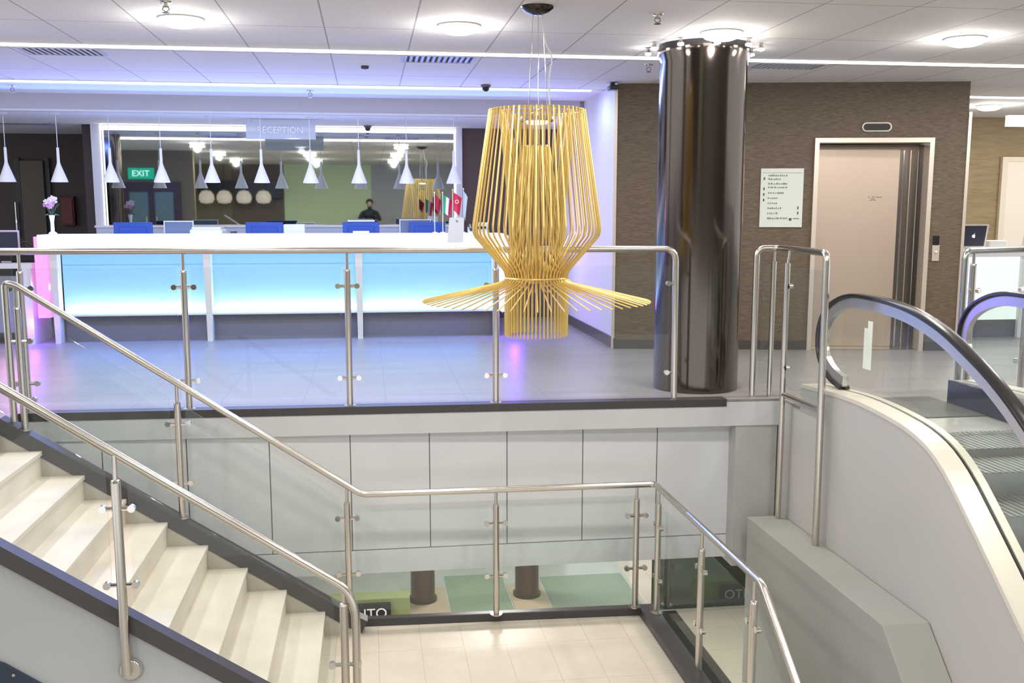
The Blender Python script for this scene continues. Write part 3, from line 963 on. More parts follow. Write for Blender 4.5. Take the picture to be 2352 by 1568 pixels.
def flag(x, y, z0, z1, cols, lab, w=0.12, h=0.19, drop=0.0):
    t = thing('table_flag', lab, 'flag', (x, y, z0), 'small flags at the end of the counter')
    bm = B(); tube(bm, [(x, y, z0 + 0.01), (x, y, z1)], 0.004, 8); lathe(bm, [(0.03, 0), (0.03, 0.01), (0.006, 0.016)], (x, y, z0), 16)
    lathe(bm, [(0, 0.012), (0.008, 0.006), (0.008, -0.004), (0, -0.008)], (x, y, z1), 8)
    obj('pole', bm, M_PAPER, t)
    n = len(cols)
    for k, c in enumerate(cols):
        bm = B()
        xs = 8
        grid = []
        for i in range(xs + 1):
            u = (k + i / xs) / n
            xx = x + 0.004 + w * u
            yy = y + 0.02 * math.sin(u * 9) * u
            row = []
            for j in range(7):
                v = j / 6
                row.append(bm.verts.new((xx - 0.03 * u * v, yy + 0.004 * math.sin(v * 5), z1 - 0.02 - h * v - 0.07 * u)))
            grid.append(row)
        for i in range(xs):
            for j in range(6):
                bm.faces.new((grid[i][j], grid[i + 1][j], grid[i + 1][j + 1], grid[i][j + 1]))
        o = obj('cloth', bm, c, t)
        s_ = o.modifiers.new('thick', 'SOLIDIFY'); s_.thickness = 0.002
    return t


RED = mat('red_cloth', (0.62, 0.03, 0.06), 0.7)
GREEN = mat('green_cloth', (0.05, 0.35, 0.12), 0.7)
WHITEC = mat('white_cloth', (0.85, 0.82, 0.8), 0.7)
SKYC = mat('pale_blue_cloth', (0.45, 0.68, 0.85), 0.7)
flag(0.742, 11.52, 1.15, 1.60, [mat('dark_red_cloth', (0.35, 0.01, 0.02), 0.7)], 'leftmost dark red table flag on slim pole', w=0.075, h=0.14)
flag(0.835, 11.55, 1.15, 1.60, [GREEN, WHITEC, RED], 'green white and red table flag, second from left', w=0.11)
f3 = flag(0.945, 11.50, 1.15, 1.63, [RED], 'bright red table flag with white mark, third from left', w=0.10, h=0.2)
flag(1.065, 11.5, 1.15, 1.64, [SKYC, WHITEC], 'pale blue and white table flag, rightmost', w=0.045, h=0.26)
bm = B(); lathe(bm, [(0.022, -0.002), (0.022, 0), (0.014, 0), (0.014, -0.002)], (0.99, 11.482, 1.50), 16, axis='Y')
obj('crescent', bm, WHITEC, f3)

# orchid vase on the counter left end
t = thing('orchid_vase', 'slim white vase of pink and white orchids on the counter', 'vase', (-3.33, 11.48, 1.15))
bm = B(); lathe(bm, [(0, 0), (0.04, 0), (0.045, 0.01), (0.02, 0.03), (0.018, 0.12), (0.03, 0.2), (0.026, 0.2), (0.014, 0.12)], (-3.33, 11.48, 1.152), 20)
obj('vase', bm, M_WLACQ, t)
bm = B()
for k in range(7):
    a = k * 0.9
    tube(bm, [(-3.33, 11.48, 1.33), (-3.33 + 0.04 * math.cos(a), 11.48 + 0.04 * math.sin(a), 1.42), (-3.33 + 0.08 * math.cos(a), 11.48 + 0.06 * math.sin(a), 1.47)], 0.003, 5)
obj('stems', bm, M_LEAF, t)
bm = B()
for k in range(3):
    a = [2.6, 3.6, 0.4][k]
    p = Vector((-3.33, 11.48, 1.33)); q = p + Vector((0.08 * math.cos(a), 0.04 * math.sin(a), 0.02)); s_ = Vector((0, 0, 0.03))
    vs = [bm.verts.new(v) for v in (p, p.lerp(q, 0.5) + s_ + Vector((0, -0.012, 0)), q, p.lerp(q, 0.5) + s_ * 0.4 + Vector((0, 0.012, 0)))]
    bm.faces.new(vs)
obj('leaves', bm, M_LEAF, t)


def blossom(c, s, m, par):
    bm = B()
    for k in range(5):
        a = 2 * PI * k / 5 + random.random()
        tilt = random.uniform(-0.4, 0.4)
        pts = []
        for (u, v) in ((0.1, 0), (0.55, 0.42), (1, 0.25), (1.05, 0), (1, -0.25), (0.55, -0.42)):
            x = u * math.cos(a) - v * math.sin(a); z = u * math.sin(a) + v * math.cos(a)
            pts.append(bm.verts.new((c[0] + s * x, c[1] - s * 0.3 * u + s * tilt * v, c[2] + s * z)))
        bm.faces.new(pts)
    bmesh.ops.create_icosphere(bm, subdivisions=1, radius=s * 0.22, matrix=Matrix.Translation((c[0], c[1] - s * 0.25, c[2])))
    obj('blossom', bm, m, par)


for k in range(20):
    a = random.uniform(0, 2 * PI); r = random.uniform(0.0, 0.075)
    dx = r * math.cos(a) - 0.012; dz = r * 0.9 * math.sin(a)
    blossom((-3.33 + dx, 11.47 + random.uniform(-0.05, 0.05), 1.465 + dz + (0.03 if dx > 0 else 0)), random.uniform(0.026, 0.036), M_PETAL if dz < 0.01 and dx < 0.02 else M_PETALW, t)

# left desk with dark screen
t = thing('side_desk', 'white side desk with grey glass panel left of the reception', 'desk', (-3.75, 11.4, 0))
bm = B(); box(bm, -4.6, -3.50, 11.25, 11.9, 0.80, 0.85)
obj('top', bm, M_WHITE, t, smooth=False)
for x in (-4.55, -3.60):
    bm = B(); box(bm, x, x + 0.085, 11.25, 11.85, 0, 0.80)
    obj('leg', bm, M_WHITE, t, smooth=False)
bm = B(); box(bm, -4.46, -3.62, 11.32, 11.34, 0.12, 0.72)
obj('modesty_panel', bm, mat('grey_green_panel', (0.28, 0.32, 0.30), 0.25), t, smooth=False)
t = thing('desk_monitor', 'dark monitor with pale rim on the side desk at left edge', 'monitor', (-3.85, 11.5, 0.85))
bm = B(); box(bm, -4.15, -3.67, 11.45, 11.49, 0.93, 1.195)
obj('housing', bm, mat('pale_violet_rim', (0.55, 0.48, 0.55), 0.4), t, bevel=0.01)
bm = B(); box(bm, -4.14, -3.68, 11.438, 11.45, 0.94, 1.175)
obj('back_cover', bm, M_NAVY, t, smooth=False)
bm = B(); box(bm, -3.95, -3.87, 11.46, 11.48, 0.85, 0.95)
obj('stand', bm, M_BLACK, t, smooth=False)
t = thing('black_bag', 'black bag lying on the side desk by the pink panel', 'bag', (-3.62, 11.55, 0.85))
bm = B(); prism(bm, [(-3.80, 0.851), (-3.50, 0.851), (-3.50, 0.92), (-3.56, 0.99), (-3.68, 1.02), (-3.78, 0.98)], 'Y', 11.53, 11.68)
obj('body', bm, M_BLACK, t, bevel=0.02)
bm = B(); tube(bm, [(-3.74, 11.6, 1.0), (-3.66, 11.6, 1.08), (-3.58, 11.6, 1.0)], 0.008, 6, bend=0.04)
obj('handle', bm, M_BLACK, t)

# ------------------------------------------------------------------ elevator
ev = thing('elevator', 'elevator with satin steel door in pale frame on brown wall', 'elevator', tuple(EP(2.5, 0.1, 0)))
bm = B(); ebox(bm, 1.945, 1.988, -0.03, 0.14, 0, 2.06); ebox(bm, 3.058, 3.102, -0.03, 0.14, 0, 2.06); ebox(bm, 1.945, 3.102, -0.03, 0.14, 2.06, 2.105)
obj('frame', bm, M_ELEVF, ev, smooth=False)
bm = B(); ebox(bm, 1.988, 3.058, 0.27, 0.29, 1.995, 2.06)
obj('header', bm, mat('header_steel', (0.40, 0.33, 0.27), 0.4, 0.8), ev, smooth=False)
bm = B(); ebox(bm, 1.988, 2.86, 0.24, 0.27, 0.01, 2.01)
dr = obj('door', bm, M_ELEV, ev, smooth=False)
bm = B(); ebox(bm, 2.86, 3.05, 0.275, 0.30, 0.01, 2.01)
obj('door', bm, mat('dark_elevator_steel', (0.22, 0.19, 0.17), 0.28, 1.0), ev, smooth=False)['label'] = 'darker rear door leaf'
bm = B(); ebox(bm, 1.965, 1.988, 0.14, 0.34, 0, 2.06); ebox(bm, 3.058, 3.085, 0.14, 0.34, 0, 2.06)
obj('jamb', bm, mat('jamb_steel', (0.30, 0.26, 0.23), 0.3, 1.0), ev, smooth=False)
bm = B(); ebox(bm, 2.90, 2.915, 0.262, 0.275, 0.01, 2.0); ebox(bm, 2.97, 2.98, 0.262, 0.275, 0.01, 2.0)
obj('door_edge', bm, M_CHROME, ev, smooth=False)
bm = B(); ebox(bm, 1.988, 3.058, 0.0, 0.34, 0.0, 0.008)
obj('sill', bm, M_STEEL, ev, smooth=False)
# faint print on the door
bm = B()
for (s0, s1, z) in ((2.56, 2.58, 1.53), (2.60, 2.63, 1.535), (2.64, 2.70, 1.53), (2.58, 2.61, 1.50), (2.615, 2.64, 1.50), (2.59, 2.63, 1.515)):
    ebox(bm, s0, s1, 0.238, 0.24, z, z + 0.007)
obj('door_print', bm, mat('grey_brown_print', (0.22, 0.17, 0.14), 0.6), dr, smooth=False)
# floor indicator
t = thing('floor_indicator', 'black oval floor indicator above the elevator', 'indicator', tuple(EP(2.54, 0, 2.21)))


def stadium(bm, s0, s1, z0, z1, d0, d1, n=10):
    r = (z1 - z0) / 2; zc = (z0 + z1) / 2
    pts = [(s1 - r + r * math.cos(a), zc + r * math.sin(a)) for a in [(-PI / 2 + PI * k / n) for k in range(n + 1)]]
    pts += [(s0 + r - r * math.cos(a), zc - r * math.sin(a)) for a in [(-PI / 2 + PI * k / n) for k in range(n + 1)]]
    lo = [bm.verts.new(EP(p[0], d0, p[1])) for p in pts]
    hi = [bm.verts.new(EP(p[0], d1, p[1])) for p in pts]
    bm.faces.new(lo); bm.faces.new(hi)
    for i in range(len(pts)):
        bm.faces.new((lo[i], hi[i], hi[(i + 1) % len(pts)], lo[(i + 1) % len(pts)]))


bm = B(); stadium(bm, 2.395, 2.685, 2.165, 2.255, -0.014, 0)
obj('rim', bm, M_STEEL, t)
bm = B(); stadium(bm, 2.41, 2.67, 2.178, 2.242, -0.018, -0.014)
obj('display', bm, M_BLACK, t)
t = thing('call_button', 'elevator call plate with black display and cream button panel', 'call button', tuple(EP(3.16, 0, 1.0)))
bm = B(); ebox(bm, 3.145, 3.215, -0.012, 0, 0.90, 1.06)
pl = obj('plate', bm, M_ELEVF, t, bevel=0.003)
bm = B(); ebox(bm, 3.15, 3.205, -0.016, 0, 1.06, 1.15)
obj('display', bm, M_BLACK, t, smooth=False)
bm = B(); p = EP(3.18, -0.02, 0.99); bmesh.ops.create_uvsphere(bm, u_segments=12, v_segments=8, radius=0.014, matrix=Matrix.Translation(p))
obj('button', bm, M_PAPER, pl)
# directory sign
t = thing('directory_sign', 'pale green hotel directory sign left of the elevator', 'sign', tuple(EP(1.64, 0, 1.2)))
bm = B()
vs = ebox(bm, 1.43, 1.85, -0.014, -0.002, 1.235, 1.812)
obj('panel', bm, mat('pale_green_sign', (0.70, 0.76, 0.68), 0.4), t, smooth=False)
bm = B()
random.seed(3)
rowz = [1.735, 1.70, 1.655, 1.62, 1.565, 1.515, 1.465, 1.415, 1.365, 1.315]
ends = [0.24, 0.16, 0.22, 0.22, 0.20, 0.12, 0.11, 0.16, 0.12, 0.24]
for z, e in zip(rowz, ends):
    s = 1.43 + 0.075
    while s < 1.43 + 0.075 + e * 0.8:
        w = random.uniform(0.008, 0.018)
        ebox(bm, s, s + w, -0.017, -0.014, z, z + random.uniform(0.010, 0.018))
        s += w + random.uniform(0.003, 0.012)
obj('lettering', bm, mat('grey_green_print', (0.22, 0.27, 0.22), 0.6), t, smooth=False)
bm = B()
for z in (1.70, 1.60, 1.545, 1.49):
    ebox(bm, 1.458, 1.470, -0.017, -0.014, z, z + 0.026)
for z in (1.41, 1.36):
    ebox(bm, 1.80, 1.81, -0.017, -0.014, z, z + 0.03)
ebox(bm, 1.72, 1.745, -0.017, -0.014, 1.30, 1.325); ebox(bm, 1.76, 1.82, -0.017, -0.014, 1.318, 1.324)
obj('symbols', bm, mat('dark_print', (0.07, 0.08, 0.06), 0.6), t, smooth=False)
bm = B(); ebox(bm, 1.445, 1.84, -0.016, -0.014, 1.768, 1.771)
obj('rule', bm, mat('grey_green_print', (0.22, 0.27, 0.22), 0.6), t, smooth=False)

# ------------------------------------------------------------------ railing builder


def post(par, base, top_z, r=0.0225, neck=0.13, clamps=(), horiz=(1, 0, 0), foot=True, both=True):
    x, y, z = base
    bm = B()
    tube(bm, [(x, y, z), (x, y, top_z - neck)], r, 14)
    tube(bm, [(x, y, top_z - neck - 0.002), (x, y, top_z)], r * 0.5, 10)
    lathe(bm, [(r, 0), (r * 0.9, 0.012), (r * 0.5, 0.016)], (x, y, top_z - neck), 14)
    if foot:
        lathe(bm, [(0, 0.008), (r * 2.0, 0.008), (r * 2.0, 0.0), (0, 0.0)], (x, y, z), 18)
    p = obj('post', bm, M_STEEL, par)
    h = Vector(horiz).normalized()
    for cz in clamps:
        for s in ((-1, 1) if both else (1,)):
            bm = B()
            c = Vector((x, y, cz))
            tube(bm, [c + h * s * (r * 0.8), c + h * s * (r + 0.05)], 0.0115, 8)
            e = c + h * s * (r + 0.045)
            nrm = Vector((-h.y, h.x, 0))
            tube(bm, [e - nrm * 0.014, e + nrm * 0.014], 0.019, 12)
            obj('clamp', bm, M_CHROME, p)
    return p


def pane(par, a, b, zb0, zt0, zb1, zt1, th=0.010):
    """glass between plan points a and b, bottom/top heights at each end"""
    a = Vector((a[0], a[1], 0)); b = Vector((b[0], b[1], 0))
    d = (b - a).normalized(); n = Vector((-d.y, d.x, 0)) * th / 2
    bm = B()
    q = []
    for s in (-1, 1):
        q.append([bm.verts.new(a + n * s + Vector((0, 0, zb0))), bm.verts.new(b + n * s + Vector((0, 0, zb1))), bm.verts.new(b + n * s + Vector((0, 0, zt1))), bm.verts.new(a + n * s + Vector((0, 0, zt0)))])
    bm.faces.new(q[0]); bm.faces.new(list(reversed(q[1])))
    for i in range(4):
        bm.faces.new((q[0][i], q[1][i], q[1][(i + 1) % 4], q[0][(i + 1) % 4]))
    return obj('glass_panel', bm, M_GLASS, par, smooth=False)


# upper guard railing
gr = thing('guard_railing', 'steel and glass guard railing along the upper floor edge', 'railing', (0, 7.25, 0))
gy = lambda x: edge_y(x) + 0.055
bm = B(); tube(bm, [(-3.6, gy(-3.6), 1.118), (2.225, gy(2.225), 1.118), (2.235, gy(2.24), 0.0)], 0.0235, 16, bend=0.09)
obj('handrail', bm, M_STEEL, gr)
GX = [-2.365, -1.28, -0.155, 0.90]
for x in GX:
    post(gr, (x, gy(x), 0.0), 1.10, clamps=(0.865, 0.205))
for cz in (0.865, 0.205):
    bm = B()
    tube(bm, [(2.235, gy(2.235), cz), (2.17, gy(2.2), cz)], 0.011, 8); tube(bm, [(2.175, gy(2.2) - 0.014, cz), (2.175, gy(2.2) + 0.014, cz)], 0.019, 12)
    obj('clamp', bm, M_CHROME, gr)
xs = [-3.5] + GX + [2.235]
for i in range(len(xs) - 1):
    a, b = xs[i] + 0.05, xs[i + 1] - 0.05
    pane(gr, (a, gy(a)), (b, gy(b)), 0.07, 1.00, 0.07, 1.00)

# ------------------------------------------------------------------ staircase
st = thing('staircase', 'cream stone staircase flight with landing and dark edging', 'staircase', (-1.2, 6.0, -1.57))
YN, YF = 5.17, 6.90
RX, RZ = 0.258, 0.173
for i in range(8):
    xn = -2.159 + RX * i
    z = -0.174 - RZ * i
    bm = B(); prism(bm, [(xn - RX - 0.02, z), (xn, z), (xn, z - 0.03), (xn - 0.012, z - 0.035), (xn - 0.012, z - RZ - 0.02), (xn - RX - 0.02, z - RZ - 0.02)], 'Y', YN, YF)
    obj('step', bm, M_STAIR, st, smooth=False, bevel=0.004)
bm = B(); prism(bm, [(-0.371, 5.17), (-0.14, 5.17), (-0.14, 4.92), (1.93, 4.92), (1.93, 7.03), (-0.371, 7.03)], 'Z', -1.75, -1.57)
obj('landing', bm, M_LAND, st, smooth=False)
# far string with dark cap
def cap_far(x):
    return 0.058 - (x + 2.422) * 0.657
bm = B()
prism(bm, [(-2.42, 0.0), (-2.42, -0.35), (-0.42, -1.75), (-0.12, -1.75), (-0.12, cap_far(-0.12) - 0.1), (-2.42, cap_far(-2.42) - 0.1)], 'Y', 6.90, 6.99)
obj('stringer', bm, M_STRING, st, smooth=False)
bm = B()
sweep(bm, [(-2.43, 6.95, cap_far(-2.43) - 0.05), (-0.17, 6.95, cap_far(-0.17) - 0.05), (-0.08, 6.95, -1.515)], [(-0.055, -0.05), (0.055, -0.05), (0.055, 0.045), (-0.055, 0.045)])
obj('kerb', bm, M_KERB, st, smooth=False)
def cap_near(x):
    return -0.249 - (x + 1.823) * 0.664
bm = B()
sweep(bm, [(-2.43, 5.135, cap_near(-2.43) - 0.035), (-0.15, 5.135, cap_near(-0.15) - 0.035)], [(-0.045, -0.04), (0.045, -0.04), (0.045, 0.04), (-0.045, 0.04)])
obj('kerb', bm, M_KERB, st, smooth=False)
# landing kerb: far and right
bm = B()
prism(bm, [(-0.12, 7.03), (1.93, 6.955), (1.93, 4.92), (2.06, 4.92), (2.06, 7.025), (-0.12, 7.085)], 'Z', -1.75, -1.51)
obj('kerb', bm, M_KERB, st, smooth=False, bevel=0.006)
# second flight going down towards the viewer
for i in range(9):
    yn = 4.92 - RX * i
    z = -1.57 - RZ * (i + 1)
    bm = B(); prism(bm, [(yn + 0.02, z), (yn - RX, z), (yn - RX, z - RZ - 0.02), (yn + 0.02, z - RZ - 0.02)], 'X', -0.05, 1.93)
    obj('step', bm, M_STAIR, st, smooth=False)
for x0 in (-0.14, 1.93):
    bm = B(); prism(bm, [(4.92, -1.485), (4.92, -1.80), (2.6, -3.35), (2.6, -3.07)], 'X', x0, x0 + 0.10)
    obj('kerb', bm, M_KERB, st, smooth=False)
bm = B(); prism(bm, [(-0.371, 5.17), (-0.14, 5.17), (-0.14, 4.92), (2.06, 4.92), (2.06, 7.07), (-0.371, 7.07)], 'Z', -1.83, -1.751)
obj('soffit', bm, M_DGREY, st, smooth=False)

# far stair railing: down the flight, along the landing and down the second flight
rr = thing('stair_railing', 'long steel and glass railing down the far stair side and round the landing', 'railing', (0.5, 6.95, -1.48))
ZR = -0.566
bm = B()
tube(bm, [(-2.335, 6.95, 0.02), (-2.335, 6.95, 0.93), (-2.27, 6.95, 0.915), (-0.085, 6.95, ZR), (2.022, 6.93, ZR), (2.03, 4.915, ZR), (2.03, 2.9, ZR - 2.015 * 0.685)], 0.0225, 16, bend=0.045)
obj('handrail', bm, M_STEEL, rr)
bm = None
fz = lambda x: 0.915 - (x + 2.309) * 0.6665
post(rr, (-2.27, 6.95, cap_far(-2.27)), fz(-2.27), clamps=(0.55, 0.16))
post(rr, (-1.295, 6.95, cap_far(-1.295)), fz(-1.295), clamps=(-0.028, -0.44))
post(rr, (-0.185, 6.95, -1.47), fz(-0.185) - 0.0, clamps=(-0.734, -1.14))
post(rr, (0.866, 6.98, -1.51), ZR, clamps=(-0.828, -1.217))
post(rr, (1.90, 6.975, -1.51), ZR, clamps=(-0.81, -1.21), both=True)
post(rr, (2.025, 6.84, -1.51), ZR, clamps=(-0.85, -1.25), horiz=(0, 1, 0))
post(rr, (2.03, 5.895, -1.62), ZR, neck=0.15, clamps=(-0.84, -1.22), horiz=(0, 1, 0), foot=False)
post(rr, (2.03, 5.02, -1.62), ZR, neck=0.15, clamps=(-0.84, -1.22), horiz=(0, 1, 0), foot=False)
post(rr, (2.03, 3.9, -2.4), ZR - 1.015 * 0.685, neck=0.15, clamps=(-1.6,), horiz=(0, 1, 0), foot=False)
pane(rr, (-2.22, 6.95), (-1.345, 6.95), cap_far(-2.22) + 0.07, fz(-2.22) - 0.12, cap_far(-1.345) + 0.07, fz(-1.345) - 0.12)
pane(rr, (-1.245, 6.95), (-0.235, 6.95), cap_far(-1.245) + 0.07, fz(-1.245) - 0.12, cap_far(-0.235) + 0.07, fz(-0.235) - 0.12)
pane(rr, (-0.135, 6.955), (0.816, 6.975), -1.42, ZR - 0.12, -1.42, ZR - 0.12)
pane(rr, (0.916, 6.98), (1.85, 6.96), -1.42, ZR - 0.12, -1.42, ZR - 0.12)
pane(rr, (2.027, 6.79), (2.03, 5.945), -1.55, ZR - 0.12, -1.55, ZR - 0.12)
pane(rr, (2.03, 5.845), (2.03, 5.07), -1.55, ZR - 0.12, -1.55, ZR - 0.12)
pane(rr, (2.03, 4.97), (2.03, 3.95), -1.60, ZR - 0.16, -2.25, ZR - 0.83)

# near stair railing
nr = thing('stair_railing', 'nearest steel handrail and glass crossing the lower left corner', 'railing', (-1.2, 5.1, -0.5))
nz = lambda x: 0.558 - (x + 1.767) * 0.678
YR = 5.08
bm = B(); tube(bm, [(-2.9, YR, nz(-2.9)), (-0.15, YR, nz(-0.15)), (-0.105, YR, -0.66), (-0.105, YR, -1.62)], 0.0225, 16, bend=0.06)
obj('handrail', bm, M_STEEL, nr)
px = -1.253
p = post(nr, (px, YR - 0.02, -0.93), nz(px) - 0.0, r=0.024, neck=0.14, clamps=(-0.063, -0.455), foot=False)
bm = B(); lathe(bm, [(0.0, -0.03), (0.05, -0.03), (0.058, -0.02), (0.058, -0.0), (0.0, 0.0)], (px + 0.012, 5.108, -0.915), 24, axis='Y')
obj('wall_flange', bm, M_CHROME, p)
p2 = post(nr, (-0.165, YR - 0.005, -1.62), nz(-0.165), r=0.022, neck=0.10, clamps=(-0.95, -1.35), foot=False)
pane(nr, (-2.6, YR), (px - 0.05, YR), cap_near(-2.6) + 0.07, nz(-2.6) - 0.12, cap_near(px - 0.05) + 0.07, nz(px - 0.05) - 0.12)
pane(nr, (px + 0.05, YR), (-0.215, YR), cap_near(px + 0.05) + 0.07, nz(px + 0.05) - 0.12, cap_near(-0.215) + 0.07, nz(-0.215) - 0.12)

# dark board on the wall under the near stair
bm = B(); prism(bm, [(-2.6, -2.2), (-1.2, -2.2), (-1.2, -1.30), (-1.845, -0.845), (-1.86, -0.84), (-2.6, -0.36)], 'Y', 5.085, 5.105)
t = tag(obj('wall_board', bm, mat('dark_teal_board', (0.02, 0.035, 0.06), 0.25), smooth=False), 'dark teal sloping board on the wall under the near stair', 'board')
bm = B(); lathe(bm, [(0, -0.004), (0.008, -0.004), (0.008, 0)], (-1.80, 5.085, -0.905), 10, axis='Y')
obj('screw', bm, M_CHROME, t)

# ------------------------------------------------------------------ corner rail frame
cr = thing('corner_railing', 'tall steel tube frame between the column and the escalator', 'railing', (2.95, 6.8, -0.87))
bm = B(); tube(bm, [(2.852, 7.235, 0.0), (2.852, 7.235, 1.118), (3.02, 7.235, 1.118), (2.975, 6.33, 1.118), (2.985, 6.33, -0.872)], 0.0235, 16, bend=0.06)
obj('frame_tube', bm, M_STEEL, cr)
bm = B(); tube(bm, [(2.99, 7.24, 0.0), (2.99, 7.24, 1.02)], 0.019, 14); tube(bm, [(2.99, 7.24, 1.02), (2.99, 7.24, 1.11)], 0.010, 10)
obj('post', bm, M_STEEL, cr)
bm = B(); tube(bm, [(2.972, 6.95, -0.872), (2.972, 6.95, 1.02)], 0.021, 14); tube(bm, [(2.972, 6.95, 1.02), (2.985, 6.95, 1.11)], 0.010, 10)
pp = obj('post', bm, M_STEEL, cr)
for cz in (0.86, 0.27):
    bm = B()
    tube(bm, [(2.972, 6.95, cz), (2.972, 6.88, cz)], 0.011, 8); tube(bm, [(2.958, 6.885, cz), (2.986, 6.885, cz)], 0.019, 12)
    obj('clamp', bm, M_CHROME, pp)
bm = B(); tube(bm, [(2.975, 6.95, 0.067), (2.98, 6.33, 0.067)], 0.019, 12)
obj('bottom_rail', bm, M_STEEL, cr)
pane(cr, (2.974, 6.91), (2.977, 6.37), 0.12, 1.0, 0.12, 1.0)
pane(cr, (2.90, 7.235), (2.965, 7.235), 0.1, 1.0, 0.1, 1.0)

# ------------------------------------------------------------------ low sloping parapet
bm = B()
prism(bm, [(7.02, FZ), (7.02, -0.87), (4.99, -0.87), (3.0, -2.70), (3.0, FZ)], 'X', 2.765, 3.04)
tag(obj('parapet', bm, mat('grey_green_plaster', (0.36, 0.36, 0.33), 0.6), smooth=False, bevel=0.004), 'grey plaster parapet with bent sloping top below the escalator', 'parapet')

# ------------------------------------------------------------------ escalator
es = thing('escalator', 'escalator descending at the right with black handrails and glass sides', 'escalator', (3.7, 5.5, 0))
XC = 3.045
XG = 3.185     # glass of the near balustrade
XG2 = 4.27    # glass of the far balustrade
DECK = [(6.80, 0.165), (6.45, 0.185), (6.06, 0.204), (5.66, 0.190), (5.26, 0.150), (4.98, 0.045), (4.665, -0.205), (4.186, -0.605), (3.0, -1.60), (1.6, -2.78)]


def smooth2(pts, n=3):
    for _ in range(n):
        out = [pts[0]]
        for i in range(len(pts) - 1):
            a, b = pts[i], pts[i + 1]
            out.append((a[0] * 0.75 + b[0] * 0.25, a[1] * 0.75 + b[1] * 0.25))
            out.append((a[0] * 0.25 + b[0] * 0.75, a[1] * 0.25 + b[1] * 0.75))
        out.append(pts[-1])
        pts = out
    return pts


DK = smooth2(DECK, 2)
# cladding: big grey side
bm = B()
prism(bm, [(7.14, FZ), (7.14, -0.02), (6.80, -0.02), (6.80, 0.0)] + [(y, z - 0.012) for y, z in DK] + [(1.6, FZ)], 'X', XC, XC + 0.04)
obj('side_cladding', bm, mat('warm_grey_cladding', (0.50, 0.48, 0.465), 0.45), es, smooth=False)
for xa, xb, nm in ((XC - 0.005, XG - 0.012, 'outer_deck'), (XG + 0.012, XG + 0.06, 'inner_deck'), (XG2 - 0.06, XG2 - 0.012, 'inner_deck'), (XG2 + 0.012, XG2 + 0.14, 'outer_deck')):
    bm = B()
    sweep(bm, [((xa + xb) / 2, y, z - 0.010) for y, z in DK], [(-(xb - xa) / 2, -0.014), ((xb - xa) / 2, -0.014), ((xb - xa) / 2, 0.012), (-(xb - xa) / 2, 0.012)])
    obj(nm, bm, M_CREAM, es, smooth=False)
for xg in (XG, XG2):
    bm = B()
    sweep(bm, [(xg, y, z - 0.02) for y, z in DK], [(-0.012, -0.02), (0.012, -0.02), (0.012, 0.012), (-0.012, 0.012)])
    obj('glass_channel', bm, M_RUBBER, es, smooth=False)
# handrail path in (y, z)
HR = [(6.42, 0.20), (6.60, 0.235), (6.76, 0.33), (6.82, 0.47), (6.79, 0.62), (6.67, 0.745), (6.40, 0.838), (6.09, 0.842), (5.80, 0.83), (5.55, 0.800), (5.30, 0.742), (5.09, 0.667), (4.72, 0.505), (4.40, 0.30), (4.0, -0.02), (3.0, -0.86), (1.6, -2.04)]
HS = smooth2(HR, 2)


def offset_path(pts, d):
    out = []
    for i, (y, z) in enumerate(pts):
        a = pts[max(0, i - 1)]; b = pts[min(len(pts) - 1, i + 1)]
        ty, tz = b[0] - a[0], b[1] - a[1]
        l = math.hypot(ty, tz)
        out.append((y - tz / l * d, z + ty / l * d))
    return out


